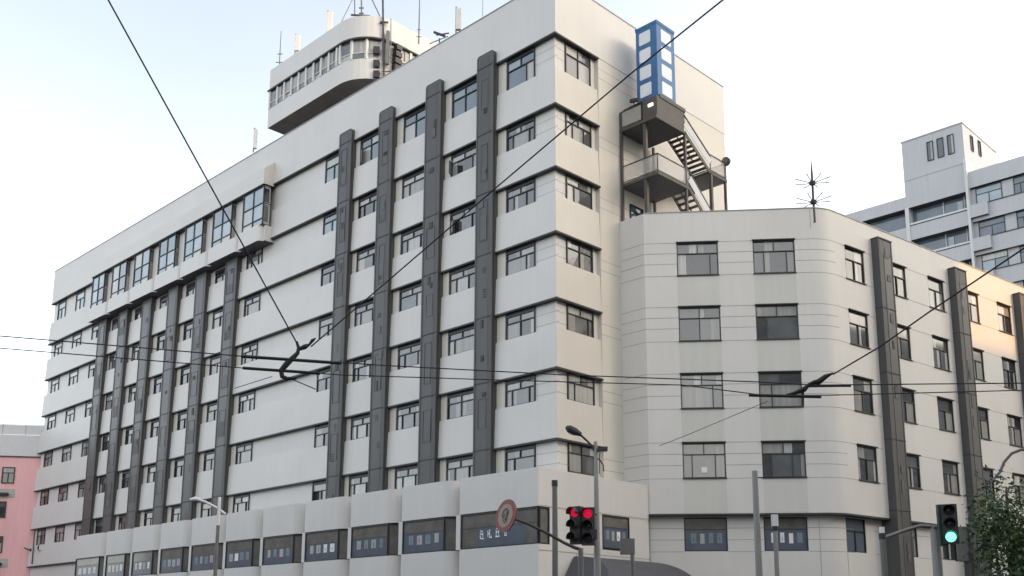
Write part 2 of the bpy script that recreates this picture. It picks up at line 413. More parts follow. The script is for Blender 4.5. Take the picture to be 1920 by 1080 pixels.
for k in range(7):
    for (a, c) in ((61.5, 63.2), (57.4, 59.2)): wA(c, k, c - a, 'two')
    if k > 0: wA(55.1, k, 1.9, 'two')
PL = [31.65, 35.95, 40.2, 44.5, 48.7, 52.6]
for k in range(1, 7):
    for i in range(5):
        a = PL[i] + .35; wA(a+1.95, k, 1.95, 'two', 'deep', zt=(27.6 if k == 1 else None))
# cream jamb panels beside the windows
for k in range(7):
    z0, z1 = WB[k]-.0, EV[k]-.092
    jl_ = [3.77, 8.17, 12.47, 16.72] + ([29.67] + [PL[i]+2.32 for i in range(5)] if k > 0 else [])
    for v0 in jl_:
        sh = .1*(v0+32.2)/35.6
        obj('jamb_panel', MB().box(RU-.08, RU-.002, v0+.02-sh, v0+.86-sh, z0, min(z1, 27.6) if v0 > 20 else z1, cream), bld)

# dark pillars
def pillar(v0, v1, z0, z1, uf, rounded=True):
    m = MB()
    if rounded:
        n = 14; w_ = v1 - v0
        m.box(uf, RU-.005, v0, v1, z0, z1-.22, pillar_m)
        for i in range(n):     # gently arched cap
            t0 = i/n; t1 = (i+1)/n
            h = lambda t: z1-.22 + .12*max(0, 1-abs(2*t-1)**5)**.25
            a0, a1 = v0 + w_*t0, v0 + w_*t1
            m.face([(uf,a0,z1-.22),(uf,a0,h(t0)),(uf,a1,h(t1)),(uf,a1,z1-.22)], pillar_m)
            m.face([(uf-.02,a0,h(t0)),(.0,a0,h(t0)),(.0,a1,h(t1)),(uf-.02,a1,h(t1))], trim)
    else: m.box(uf, RU-.005, v0, v1, z0, z1, pillar_m)
    e = uf - .02
    # edge rails, recessed centre panels, joints at each floor
    m.box(e, uf-.001, v0, v0+.09, z0, z1-.25, pillar_m); m.box(e, uf-.001, v1-.09, v1, z0, z1-.25, pillar_m)
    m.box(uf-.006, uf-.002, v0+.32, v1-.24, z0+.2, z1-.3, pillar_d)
    for z in [z_ for z_ in EV if z0+.3 < z_ < z1-.2]:
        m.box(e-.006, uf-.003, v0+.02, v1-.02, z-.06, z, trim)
    m.box(uf+.06, uf+.12, v0-.012, v0-.001, z0, z1-.4, trim)
    return m
def grilles(v0, v1, z0, z1, uf):
    """louvres, conduit boxes and framed hatches fixed to the pillar's face"""
    m = MB()
    for z_ in [z for z in EV if z0+1.5 < z < z1+2]:
        a, c = v0 + random.uniform(.34, .44), v1 - random.uniform(.28, .40)
        za, zb_ = z_ - random.uniform(2.4, 3.0), z_ - random.uniform(.3, 1.2)
        if za > z0 and zb_ < z1-.4 and random.random() < .75:        # framed hatch
            t = .025
            for bx_ in ((a, c, zb_-t, zb_), (a, c, za, za+t), (a, a+t, za+t, zb_-t), (c-t, c, za+t, zb_-t)): m.box(uf-.022, uf-.0065, *bx_, random.choice([trim, pillar_l]))
            if random.random() < .6: m.box(uf-.016, uf-.0065, a+.05, c-.05, za+.08, za+(zb_-za)*random.uniform(.35,.7), random.choice([pillar_l, pillar_m]))
        for kk in range(random.choice([0,1,2])):
            zz = z_ - random.uniform(.5, 2.9); a = v0 + random.uniform(.36, .7); wdt = random.uniform(.15, .38); h = random.uniform(.2, .6)
            if zz-.1 < z0 or zz+h > z1-.4: continue
            mm = random.choice([pillar_l, trim, trim])
            if random.random() < .4:
                for q in range(4): m.box(uf-.034, uf-.0225, a, min(a+wdt, v1-.26), zz+h*q/4, zz+h*q/4+.03, mm)
            else: m.box(uf-.034, uf-.0225, a, min(a+wdt, v1-.26), zz, zz+h, mm)
    return m
for (v0, v1) in ((4.28, 5.58), (8.55, 9.9), (12.92, 14.25), (17.0, 18.3)):
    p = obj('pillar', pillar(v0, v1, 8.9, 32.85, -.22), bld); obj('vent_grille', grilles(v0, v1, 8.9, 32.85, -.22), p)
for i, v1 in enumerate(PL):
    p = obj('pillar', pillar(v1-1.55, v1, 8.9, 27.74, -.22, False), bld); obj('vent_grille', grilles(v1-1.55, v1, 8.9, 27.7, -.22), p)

# ---- stepped plan shared by the podium and the oriel band
def saw(bounds, u0, fo, r, first=None):
    """bounds ascending in v. returns points running with descending v"""
    pts = []
    bs = sorted(bounds, reverse=True)
    for i in range(len(bs)-1):
        v1, v0 = bs[i], bs[i+1]
        pts.append((u0, v1))
        if first is not None and i == len(bs)-2:
            pts.append((u0, v0)); break
        c = (u0 + r, v0 + fo)
        for t in range(0, 9):
            a = t/8 * pi/2; pts.append((c[0] - r*cos(a), c[1] - r*sin(a)))
        pts.append((u0 + r, v0 + .015))
    return pts
OR = [(26.15, 28.85), (30.3, 33.0), (34.4, 37.1), (38.55, 41.25), (42.75, 45.45), (46.85, 49.5), (50.95, 53.4)]
ob = [26.15] + [o[1]+.25 for o in OR]
ob[-1] = 53.45
prof = saw(ob, -.8, .55, .3)
back = [(.28, 26.15+.25), (.28, 53.45)]
prof = [(u, max(v, 26.15)) for u, v in prof]
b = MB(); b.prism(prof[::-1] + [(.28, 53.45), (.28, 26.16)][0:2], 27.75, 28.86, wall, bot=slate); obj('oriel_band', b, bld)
b = MB(); fu, fa, fb = -.8, 26.15, 53.45
b.face([(fu,fb,31.78),(fu,fa,31.78),(fu,fa,32.9),(fu,fb,32.9)], wall); b.face([(fu,fb,32.9),(fu,fa,32.9),(-.001,fa,33.6),(-.001,fb,33.6)], wall)
b.face([(fu,fa,31.78),(-.001,fa,31.78),(-.001,fa,33.6),(fu,fa,32.9)], cream); b.face([(fu,fb,31.78),(fu,fb,32.9),(-.001,fb,33.6),(-.001,fb,31.78)], wall)
b.face([(fu,fb,31.78),(-.001,fb,31.78),(-.001,fa,31.78),(fu,fa,31.78)], trim)
obj('fascia', b, bld)
b = MB(); b.box(-.83, -.3, 26.3, 53.4, 31.70, 31.775, trim); obj('fascia_trim', b, bld)
for i, (a, c) in enumerate(OR):
    wd = c - a - .06
    window(bld, (-.70, c-.02, 28.87), RA, wd, 2.82, 'grid', 'blue', name='oriel_window')
    sp = MB(); sp.box(-.70, -.20, a+.055, a+.09, 28.87, 31.69, greyr)
    sp.box(-.66, -.30, a+.035, a+.054, 30.5, 31.5, g_dark); sp.box(-.62, -.32, a+.035, a+.054, 29.1, 30.3, random.choice([g_mid, g_brown, g_cur]))
    for z in (28.87, 30.38, 31.6): sp.box(-.71, -.19, a+.03, a+.0545, z, z+.05, frame_m)
    obj('oriel_side', sp, bld)
    # splayed blank wall between the oriels
for i in range(7):
    c = OR[i][1]; nx = OR[i+1][0] if i < 6 else 53.4
    obj('oriel_pier', MB().box(-.40, RU-.003, c-.05, nx+.03, 28.87, 31.69, wall), bld)
for (a, c) in OR: obj('oriel_sill', MB().box(-.79, -.76, a+.2, c, 28.865, 28.93, frame_w), bld)


# ---- podium
PB = [-1.5, 3.6, 7.88, 12.12, 16.37, 20.68, 24.87, 29.12, 33.28, 37.42, 41.6, 46.85]
def podium_mass(z0, z1, du, top=None, bot=None):
    pr = saw(PB, -2.9 + du, 1.2, .7, first=1)
    pts = pr[::-1]
    pts[0] = (-2.9+du, -1.5+du)
    poly = [(5.0, -1.5+du)] + pts + [(RU-.003, 46.85), (RU-.003, RU-.003), (5.0, -.002)]
    m = MB(); m.prism(poly[::-1], z0, z1, wall, top=top, bot=bot)
    return m
obj('podium_fascia', podium_mass(7.13, 8.85, 0, bot=trim), bld)
obj('podium_base', podium_mass(0.15, 5.48, .02), bld)
m = MB()
for i in range(1, len(PB)-1):      # piers between the shop windows
    v0 = PB[i]; m.box(-2.84, -2.0, v0+.0, v0+.30, 5.481, 7.129, wall)
m.box(-2.0, RU, -1.0, 46.5, 5.481, 7.129, trim)
m.box(-2.15, 1.45, -1.48, -.9, 5.481, 7.129, wall); m.box(3.5, 5.0, -1.48, -.9, 5.481, 7.129, wall); m.box(-1.9, 4.9, -.99, .3, 5.4815, 7.1285, wall)
obj('podium_pier', m, bld)
def glyphs(m, x0, x1, z0, z1, n, y, seed, outline=False):
    rnd = random.Random(seed); wd = (x1-x0)/n
    for i in range(n):
        cx = x0 + wd*(i+.5); hw = wd*rnd.uniform(.20, .30); t = (z1-z0)*.10
        if outline:
            k = rnd.randint(0, 3); a, c = cx-hw*.8, cx+hw*.8
            m.box(a, a+t, y-.006, y, z0, z1, lettering)
            if k != 1: m.box(c-t, c, y-.006, y, z0+(z1-z0)*rnd.choice([0,.3]), z1, lettering)
            for q in ([0, .5, 1] if k == 0 else [0] if k == 1 else [.45, 1] if k == 2 else [0, 1]):
                zz = z0 + (z1-z0-t)*q; m.box(a+t, c-t if k != 1 else c, y-.006, y, zz, zz+t, lettering)
        else:
            zj = rnd.uniform(-.05, .08)*(z1-z0)
            m.box(cx-hw*1.1, cx+hw*1.1, y-.005, y, z0+zj, z1+zj+.06, rnd.choice([white, g_sky, g_cur2]))
            if rnd.random() < .5: m.box(cx-hw*.15, cx+hw*.1, y-.009, y-.006, z0+.1, z1-.12, shopblue)
def shop_window(pos, rz, wd, ht, seed, kind=0, side=False):
    f = MB(); t = .06
    f.box(0, wd, -.04, .06, 0, t, frame_m); f.box(0, wd, -.04, .06, ht-t, ht, frame_m)
    f.box(0, t*.7, -.04, .06, t, ht-t, frame_m); f.box(wd-t*.7, wd, -.04, .06, t, ht-t, frame_m)
    o = obj('shop_window', f, bld, loc=tuple(pos), rz=rz)
    p = MB(); rnd = random.Random(seed)
    if side:
        p.face([(.04,.02,t),(wd-.04,.02,t),(wd-.04,.02,ht-t),(.04,.02,ht-t)], shopgrey)
    else:
        zs = ht*rnd.uniform(.56, .66)
        p.face([(.04,.02,zs),(wd-.04,.02,zs),(wd-.04,.02,ht-t),(.04,.02,ht-t)], shopgrey)
        xs = wd*(.97 if kind == 0 else .84)
        x0 = .04 if kind == 0 else wd*.22
        if kind: p.face([(.04,.02,t),(x0,.02,t),(x0,.02,zs),(.04,.02,zs)], shopgrey); p.face([(xs,.02,t),(wd-.04,.02,t),(wd-.04,.02,zs),(xs,.02,zs)], shopgrey)
        else: p.face([(xs,.02,t),(wd-.04,.02,t),(wd-.04,.02,zs),(xs,.02,zs)], shopgrey)
        p.face([(x0,.02,t),(xs,.02,t),(xs,.02,zs),(x0,.02,zs)], shopblue)
    q = obj('pane', p, o); q.location = (0,0,0)
    s = MB()
    if not side:
        if kind:
            G = [[(0,0,.16,1),(.62,.25,.78,1),(0,.84,.78,1),(0,.5,.7,.62),(0,0,1,.12)],
                 [(0,.1,.14,.9),(.42,0,.56,1),(.14,.44,.42,.56),(.56,0,1,.13),(.8,.13,.92,.3)],
                 [(.12,.15,.26,1),(.7,.15,.84,1),(.12,.88,.84,1),(.26,.5,.7,.62),(0,0,1,.13)],
                 [(.28,0,.42,1),(.62,0,.76,1),(.42,.88,.62,1),(.42,0,.62,.1)]]
            for gi, gl in enumerate(G):
                gx = wd*(.255 + .088*gi*1.05 + .01*gi); gw = wd*.055; gz = ht*(.25 + .012*gi); gh = ht*.25
                for (a_, b_, c_, d_) in gl: s.box(gx+gw*a_, gx+gw*c_, .010, .017, gz+gh*b_, gz+gh*d_, lettering)
        else: glyphs(s, wd*.10, wd*.92, ht*.26, ht*.50, 4, .017, seed)
        s.box(.1, wd-.1, .008, .018, zs-.015, zs+.015, frame_m)
        if rnd.random() < .5: s.box(wd*.3, wd*.7, .008, .018, zs+.22, zs+.26, pillar_l)
        q = obj('sign_strip', s, o); q.location = (0,0,0)
    return o
for i in range(1, len(PB)-1):
    v0, v1 = PB[i], PB[i+1]
    shop_window((-2.82, v1-.02, 5.49), RA, v1-.02-(v0+1.15), 1.62, 10+i)
    ang = math.atan2(-.80, .62)
    shop_window((-2.82, v0+1.13, 5.49), ang, .98, 1.62, 40+i, side=True)
shop_window((-2.82, 3.55, 5.49), RA, 4.95, 1.62, 3, kind=1)
shop_window((-2.78, -1.43, 5.49), 0, .62, 1.62, 5, side=True)
shop_window((1.47, -1.46, 5.55), 0, 2.0, 1.56, 6)
m = MB()
for z in (5.2, 7.16): m.box(-2.9, 4.99, -1.504, -1.501, z, z+.02, joint)
m.box(-.4,-.37,-1.504,-1.501,.2,5.2, joint)
obj('podium_joint', m, bld)

# ---- penthouse on the roof
pen = obj('penthouse_core', MB().box(6.5, 14, 24.5, 32.5, 34.5, 40.51, slate), bld)
soff = mat('soffit_grey', (0.28, 0.27, 0.255), 0.8, noise=0.2, nscale=.8)
def rrect(u0, u1, v0, v1, rad, n=10, inset=0):
    u0 += inset; v0 += inset; u1 -= inset; v1 -= inset; rad = max(.05, rad - inset)
    P = []
    for i in range(n+1):       # rounded corner towards the street corner
        a = i/n * pi/2; P.append((u0 + rad - rad*cos(a), v0 + rad - rad*sin(a)))
    return P + [(u1, v0), (u1, v1), (u0, v1)]
m = MB(); m.prism(rrect(4, 15, 21.8, 34.1, 2.9), 40.52, 42.1, wall, bot=soff); pa = obj('penthouse', m, bld)
m = MB(); m.prism(rrect(4, 15, 21.8, 34.1, 2.9), 43.75, 45.5, wall, bot=trim); obj('penthouse_fascia', m, bld)
m = MB(); m.prism(rrect(3.88, 15.1, 21.68, 34.2, 2.95), 43.62, 43.745, trim); obj('penthouse_cornice', m, bld)
m = MB(); m.prism(rrect(4, 15, 21.8, 34.1, 2.9, inset=.12), 42.1, 43.62, g_cur2); obj('penthouse_glazing', m, bld)
rr = rrect(4, 15, 21.8, 34.1, 2.9, n=6, inset=.06)
rr = rrect(4, 15, 21.8, 34.1, 2.9, n=4, inset=.06)
path = [(4.06, 34.0)] + [(4.06, 33.9 - .98*i) for i in range(1, 10)] + rr[:5] + [(7.3 + .95*i, 21.86) for i in range(8)]
m = MB(); m2 = MB()
for i, (a, c) in enumerate(path):
    m.box(a-.10, a+.10, c-.10, c+.10, 42.1, 43.62, frame_w)
for i in range(len(path)-1):
    p0, p1 = path[i], path[i+1]
    m.beam((*p0, 42.62), (*p1, 42.62), .07, .07, frame_w)
    if i % 4 != 2 and i < 12:
        m2.beam((p0[0]-.0, p0[1]-.1, 42.36), (p1[0], p1[1]+.1, 42.36), .03, .40, g_mid)
    q0_ = Vector((*p0, 43.1)); q1_ = Vector((*p1, 43.1)); aa_, bb_ = random.choice([(.1,.5),(.1,.9),(.45,.9),(.2,.8)])
    m2.beam(q0_.lerp(q1_, aa_), q0_.lerp(q1_, bb_), .03, .90, random.choice([g_cur, g_mid, g_cur]))
obj('penthouse_mullion', m, bld); obj('penthouse_pane', m2, bld)
# wall mounted plant at the penthouse's rounded corner
m = MB()
m.box(3.55,4.4,22.0,22.2,40.3,43.6,dark) if 0 else None
for q in range(5): m.box(6.4+.05*q, 7.1, 21.35, 21.75, 40.9+.55*q, 41.3+.55*q, random.choice([dark, steel, trim]))
obj('cable_tray', m, bld)

# teal window and small lamp on the short facade
window(bld, (5.9, -.03, 23.45), 0, 1.15, .95, 'two', g_teal)

# ================================================================== ANNEX
d1 = Vector((0.6328, -0.7743)).normalized(); d2 = Vector((0.9899, -0.1416)).normalized()
P0 = Vector((5.0, -1.6)); P1 = P0 + d1*9.15
n1 = Vector((d1.y, -d1.x)); n2 = Vector((d2.y, -d2.x))
r1 = math.atan2(d1.y, d1.x); r2_ = math.atan2(d2.y, d2.x)
ax = empty('annex_building', (5, -1.6, 0), label='five storey pale annex with rounded corner and square windows joined to the tall block', cat='building')
def plan(off=0, T=.75, LE=42):
    a = P0 + n1*off; 
    # intersection of the two offset lines
    h = math.tan((r2_-r1)/2); P = P1 + n1*off - d1*(0) + d1*0
    P = P1 + (n1 + n2).normalized() * (off / math.cos((r2_-r1)/2))
    arc = []
    Rr = T / h; c = P - d1*T - n1*Rr
    for i in range(9):
        a0 = math.atan2(n1.y, n1.x) + (math.atan2(n2.y, n2.x) - math.atan2(n1.y, n1.x)) * i/8
        arc.append(c + Vector((cos(a0), sin(a0)))*Rr)
    e = P + d2*LE
    return [a] + arc + [e]
def poly_of(pl, lv):
    return [(p.x, p.y) for p in pl] + [(pl[-1].x, 12), (15.57, 12), (15.57, -.003), (5.0+.0, -.003)]
AT = [21.4, 17.95, 14.45, 10.93, 7.28]; AB = [19.65, 16.17, 12.68, 9.17, 5.62]
def onD(s, q, z): p = P0 + d1*s + n1*q; return (p.x, p.y, z)
def onE(s, q, z): p = P1 + d2*s + n2*q; return (p.x, p.y, z)
Dw = [(1.65, 3.75), (5.5, 7.6)]
Ew = [(1.6, 3.25), (5.45, 7.1), (9.3, 10.9), (13.0, 14.65), (16.8, 18.4), (20.5, 22.1), (24.3, 25.9)]
def pierced(m, on, s0, s1, z0, z1, q, holes, zr, dep):
    """wall face with rectangular openings and their reveals"""
    xs = sorted({s0, s1} | {v for h in holes for v in h}); zs = sorted({z0, z1} | {v for h in zr for v in h})
    for i in range(len(xs)-1):
        for j in range(len(zs)-1):
            a, b_, c, d = xs[i], xs[i+1], zs[j], zs[j+1]
            if any(h[0] <= a and b_ <= h[1] for h in holes) and any(h[0] <= c and d <= h[1] for h in zr):
                m.face([on(a,q,d), on(b_,q,d), on(b_,q-dep,d), on(a,q-dep,d)], trim); m.face([on(a,q,c), on(a,q-dep,c), on(b_,q-dep,c), on(b_,q,c)], wall)
                m.face([on(a,q,c), on(a,q,d), on(a,q-dep,d), on(a,q-dep,c)], wall); m.face([on(b_,q,d), on(b_,q,c), on(b_,q-dep,c), on(b_,q-dep,d)], wall)
            else: m.face([on(a,q,c), on(b_,q,c), on(b_,q,d), on(a,q,d)], wall)
TQ = .75 
DEP = .16
for nm, q0, z0, z1, zr in (('wall', 0, 7.42, 22.2, [(AB[k], AT[k]) for k in range(4)]), ('base_wall', -.45, .15, 7.419, [(AB[4], AT[4])])):
    pl_ = plan(q0); m = MB(); m.prism(poly_of(plan(q0-DEP), 0), z0, z1, wall, bot=trim)
    h_ = math.tan((r2_-r1)/2); sD = 9.15 + q0*h_ - TQ; sE = -q0*h_ + TQ
    ew = [(a-.7, c-.7) if (q0 and a < 2) else (a, c) for a, c in Ew]
    pierced(m, onD, 0, sD, z0, z1, q0, Dw, zr, DEP)
    pierced(m, onE, .5*0 + sE, 42, z0, z1, q0, ew, zr, DEP)
    ar = [(p.x, p.y) for p in pl_[1:-1]]; ar = [onD(sD, q0, 0)[:2]] + ar + [onE(sE, q0, 0)[:2]]
    for j in range(len(ar)-1): m.face([(*ar[j], z0), (*ar[j+1], z0), (*ar[j+1], z1), (*ar[j], z1)], wall)
    m.face([(*onD(0,q0,0)[:2], z0), (*onD(0,q0,0)[:2], z1), (5.0,-.003,z1), (5.0,-.003,z0)], wall)
    bi = plan(q0-DEP); top = [(p.x,p.y,z0+.001) for p in pl_] + [(p.x,p.y,z0+.001) for p in bi[::-1]]; m.face(top, trim)
    obj(nm, m, ax)
outer = plan(0); inner = plan(-.3)
pp = [(p.x, p.y) for p in outer] + [(p.x, p.y) for p in inner[::-1]] + [(5.3, -.01), (5.0, -.01)]
m = MB(); m.prism(pp, 22.201, 23.08, wall); obj('parapet', m, ax)
o2 = plan(.03); i2 = plan(-.33)
m = MB(); m.prism([(p.x, p.y) for p in o2] + [(p.x, p.y) for p in i2[::-1]], 23.081, 23.13, steel_l); obj('coping', m, ax)
o2 = plan(.05); i2 = plan(-.44)
m = MB(); m.prism([(p.x, p.y) for p in o2] + [(p.x, p.y) for p in i2[::-1]], 7.33, 7.417, trim); obj('ledge', m, ax)
def _unused(): pass
for k in range(5):
    q = -.07 if k < 4 else -.52
    for i, (a, c) in enumerate(Dw):
        if k < 4: window(ax, onD(a, q, AB[k]), r1, c-a, AT[k]-AB[k], 'std', 'grey')
        else:
            o = window(ax, onD(a, q, AB[k]), r1, c-a, AT[k]-AB[k], 'one', shopblue, name='shop_window')
            s = MB(); wd = c-a; ht = AT[k]-AB[k]
            s.box(.06, wd-.06, .010, .019, ht*.64, ht-.06, shopgrey); s.box(.06, wd-.06, .004, .009, ht*.63, ht*.655, frame_m)
            glyphs(s, wd*.12, wd*.92, ht*.24, ht*.50, 4, .016, 70+i)
            t = obj('sign_strip', s, o); t.location = (0,0,0)
    if k == 3: obj('paper_notice', MB().prism([onD(2.55,-.045,0)[:2], onD(2.83,-.045,0)[:2], onD(2.83,-.05,0)[:2], onD(2.55,-.05,0)[:2]], 9.45, 9.72, white), ax)
    for i, (a, c) in enumerate(Ew):
        if k < 4: window(ax, onE(a, q, AB[k]), r2_, c-a, AT[k]-AB[k], 'two', 'deep')
        else: window(ax, onE(a-.7 if i == 0 else a, q, AB[k]), r2_, c-a, AT[k]-AB[k], 'two', [g_dark, shopblue][i == 0], name='shop_window')
# panel joints running round the annex, cut at the windows
def arc_pts(off): return plan(off)[1:-1]
m = MB()
def jl(a, b, z, h=.022):
    m.beam(a + (z,), b + (z,), .006, h, joint)
for k in range(5):
    q = .002 if k < 4 else -.447
    zs = [AT[k]+.02, AT[k]-.55, AT[k]-1.12, AB[k]-.02] if k < 4 else [6.75, 6.18, 5.6]
    for z in zs:
        xs = [0] + [v for w_ in Dw for v in w_] + [8.4]
        for j in range(0, len(xs), 2): jl(onD(xs[j], q, z)[:2], onD(xs[j+1], q, z)[:2], z)
        ar = [(p.x, p.y) for p in arc_pts(q)]
        for j in range(len(ar)-1): jl(ar[j], ar[j+1], z)
        xs = [.75, 1.6, 3.25, 3.9, 7.1, 9.3, 10.9, 11.6, 14.65, 16.8, 18.4, 18.9, 22.1, 24.3]
        if z in (zs[0], zs[-1]):
            for j in range(0, len(xs), 2): jl(onE(xs[j], q, z)[:2], onE(xs[j+1], q, z)[:2], z)
    if k < 4:
        for z in zs: m.box(4.994, 4.999, -1.58, -.05, z, z+.022, joint)
# vertical joints
for s_ in (8.45,):
    m.beam(onD(s_, .002, 22.0), onD(s_, .002, 23.0), .006, .02, joint)
    m.beam(onD(s_-.3, -.447, .2), onD(s_-.3, -.447, 7.3), .006, .02, joint)
m.beam(onE(.95, -.447, .2), onE(.95, -.447, 5.6), .006, .02, joint)
obj('panel_joint', m, ax)
# flat infill panels under the windows, slightly darker
m = MB()
for k in range(4):
    z1 = AB[k] - .05; z0 = (AT[k+1] + .06) if k < 3 else 7.44
    for (a, c) in Dw:
        m = MB(); p = [onD(a, .004, z0), onD(c, .004, z0), onD(c, .004, z1), onD(a, .004, z1)]; m.face(p, beige); obj('infill_panel', m, ax)
# window hoods and sills
for k in range(4):
    for on, ws in ((onD, Dw), (onE, Ew)):
        for (a, c) in ws:
            obj('window_hood', MB().beam(on(a-.03, .05, AT[k]+.03), on(c+.03, .05, AT[k]+.03), .10, .05, trim), ax)
            obj('window_sill', MB().beam(on(a-.03, .03, AB[k]-.02), on(c+.03, .03, AB[k]-.02), .08, .04, trim), ax)
def epillar(s0, s1, z0, z1, q):
    m = MB()
    def bx(a, c, qa, qb, za, zb, mm):
        m.prism([onE(a, qa, 0)[:2], onE(c, qa, 0)[:2], onE(c, qb, 0)[:2], onE(a, qb, 0)[:2]], za, zb, mm)
    bx(s0, s1, -.46, q, z0, z1, pillar_m)
    bx(s0-.03, s1+.03, -.0, q+.04, z1, z1+.07, trim)
    bx(s0, s0+.08, q, q+.025, z0, z1, pillar_m); bx(s1-.08, s1, q, q+.025, z0, z1, pillar_m); bx(s0+.42, s0+.48, q, q+.02, z0, z1, pillar_l)
    bx(s0+.5, s1-.14, q, q+.006, z0+.3, z1-.9, pillar_d)
    bx(s0+.14, s1-.14, q, q+.01, z1-.8, z1-.1, pillar_l)
    for z in AT[1:]: bx(s0-.01, s1+.01, 0, q+.035, z+.5, z+.55, trim)
    for z in AT:
        for _ in range(2):
            a = s0 + random.uniform(.5, .7); zz = z - random.uniform(0, 2.4)
            bx(a, a+random.uniform(.15,.35), q+.0065, q+.03, zz, zz+random.uniform(.3,.8), random.choice([pillar_l, trim, pillar_m]))
    return m
for s0 in (4.0, 11.5, 18.85, 26.3): obj('pillar', epillar(s0, s0+1.22, .2, 22.3, .42), ax)

# entrance canopy at the inner corner
cn = MB()
prof_c = []
for i in range(13):
    t = i/12; 
    prof_c.append((t, .0))
pts0 = []
cu0, cu1 = -1.5, 5.5
for i in range(12):
    a0 = i/12*pi/2; a1 = (i+1)/12*pi/2
    # quarter-barrel hood leaning on the podium wall, with sloping ends
    y0, z0 = -1.53 - 2.6*sin(a0), 3.75 + 1.3*cos(a0); y1, z1 = -1.53 - 2.6*sin(a1), 3.75 + 1.3*cos(a1)
    e0 = .9*(1-cos(a0)); e1 = .9*(1-cos(a1))
    cn.face([(cu0+.9-e0, y0, z0), (cu0+.9-e1, y1, z1), (cu1-.9+e1, y1, z1), (cu1-.9+e0, y0, z0)], awn_m)
    cn.face([(cu0+.9-e0, -1.53, z0), (cu0+.9-e1, -1.53, z1), (cu0+.9-e1, y1, z1), (cu0+.9-e0, y0, z0)], awn_m)
    cn.face([(cu1-.9+e0, -1.53, z0), (cu1-.9+e0, y0, z0), (cu1-.9+e1, y1, z1), (cu1-.9+e1, -1.53, z1)], awn_m)
cn.box(cu0, cu1, -4.14, -1.53, 3.6, 3.749, awn_m)
cno = obj('entrance_canopy', cn); tag(cno, 'dark grey curved canopy over the entrance at the foot of the inner corner', 'canopy')

# ================================================================== FIRE ESCAPE
fe = empty('fire_escape', (5.1, -2.5, 22.3), label='brown steel fire escape with platforms and stairs on the annex roof', cat='fire escape')
def slab(u0, u1, v0, v1, z, t=.16): return MB().box(u0, u1, v0, v1, z-t, z, brownm, bot=slate)
obj('platform', slab(5.12, 7.7, -2.5, -.02, 28.42), fe)
obj('platform', slab(5.15, 8.0, -2.5, -.02, 25.25), fe)
obj('platform', slab(10.0, 11.7, -2.5, -.02, 26.9), fe)
m = MB().box(5.5, 7.8, -2.5, -.02, 29.55, 29.75, brownm, bot=brownm); m.box(5.62,7.6,-2.36,-2.2,28.42,29.55,brownm) if 0 else None
m.box(7.2, 7.8, -2.42, -2.36, 28.9, 29.55, brownm)
m.box(5.24, 7.66, -2.46, -2.42, 28.43, 29.55, brownm); m.box(5.20, 5.24, -2.42, -1.55, 28.43, 29.55, brownm); m.box(5.24, 5.5, -2.46, -.6, 29.551, 29.60, brownm)
obj('sign_base', m, fe)
def post(u, v, z0, z1, wd=.14): return obj('post', MB().box(u-wd/2, u+wd/2, v-wd/2, v+wd/2, z0, z1, brownm), fe)
post(5.17, -.12, 22.0, 29.4, .13); post(5.30, -1.62, 22.25, 29.6, .18); post(7.75, -2.42, 22.25, 28.4, .13)
post(10.15, -2.42, 22.25, 26.8, .16); post(11.6, -2.42, 22.25, 28.0, .13); post(7.9, -.2, 22.25, 28.3, .12)
def flight(u0, z0, u1, z1, v0, v1, n=9, rail=True):
    m = MB(); 
    for v in (v0, v1): m.beam((u0, v, z0-.08), (u1, v, z1-.08), .05, .22, brownm)
    obj('stringer', m, fe)
    m = MB()
    for i in range(1, n):
        t = i/n; u = u0 + (u1-u0)*t; z = z0 + (z1-z0)*t
        m.box(u-.13, u+.13, v0+.03, v1-.03, z-.05, z-.01, brownm)
    obj('tread', m, fe)
    if rail:
        m = MB()
        for v in (v0, v1): m.beam((u0, v, z0+.95), (u1, v, z1+.95), .05, .07, dark)
        obj('handrail', m, fe)
        m = MB(); m.face([(u0, v0-.03, z0+.08), (u1, v0-.03, z1+.08), (u1, v0-.03, z1+.92), (u0, v0-.03, z0+.92)], white)
        m.face([(u0, v0-.034, z0+.08), (u0, v0-.034, z0+.92), (u1, v0-.034, z1+.92), (u1, v0-.034, z1+.08)], white)
        m2 = MB(); m2.obox(((u0+u1)/2, v0-.03, (z0+z1)/2+.5), (u1-u0, 0, z1-z0), (0,1,0), Vector((u1-u0,0,z1-z0)).cross(Vector((0,-1,0))), Vector((u1-u0,0,z1-z0)).length/2, .012, .24, bg_light)
        obj('rail_panel', m2, fe)
flight(7.7, 28.42, 10.05, 26.9, -2.46, -1.35)
flight(10.0, 26.9, 8.0, 25.25, -1.15, -.15, rail=False)
flight(8.0, 25.25, 10.6, 23.1, -2.46, -1.35)
def rail(path, z, posts=True, panel=None):
    m = MB()
    for i in range(len(path)-1): m.beam((*path[i], z+1.0), (*path[i+1], z+1.0), .05, .06, dark); m.beam((*path[i], z+.08), (*path[i+1], z+.08), .03, .05, brownm)
    for p in path: m.beam((*p, z), (*p, z+1.0), .045, .045, dark)
    obj('handrail', m, fe)
    if panel:
        m = MB()
        for i in range(len(path)-1):
            m.beam((*path[i], z+.54), (*path[i+1], z+.54), .016, .84, panel)
        obj('rail_panel', m, fe)
rail([(5.17,-.1),(5.17,-1.5)], 28.42, panel=rail_g)
rail([(5.2,-.1),(5.2,-2.45),(8.0,-2.45)], 25.25, panel=rail_g)
rail([(10.1,-2.45),(11.65,-2.45),(11.65,-.1)], 26.9, panel=rail_g)
obj('lamp', MB().box(5.15, 5.199, -2.25, -1.95, 29.05, 29.2, lamp_on), fe)
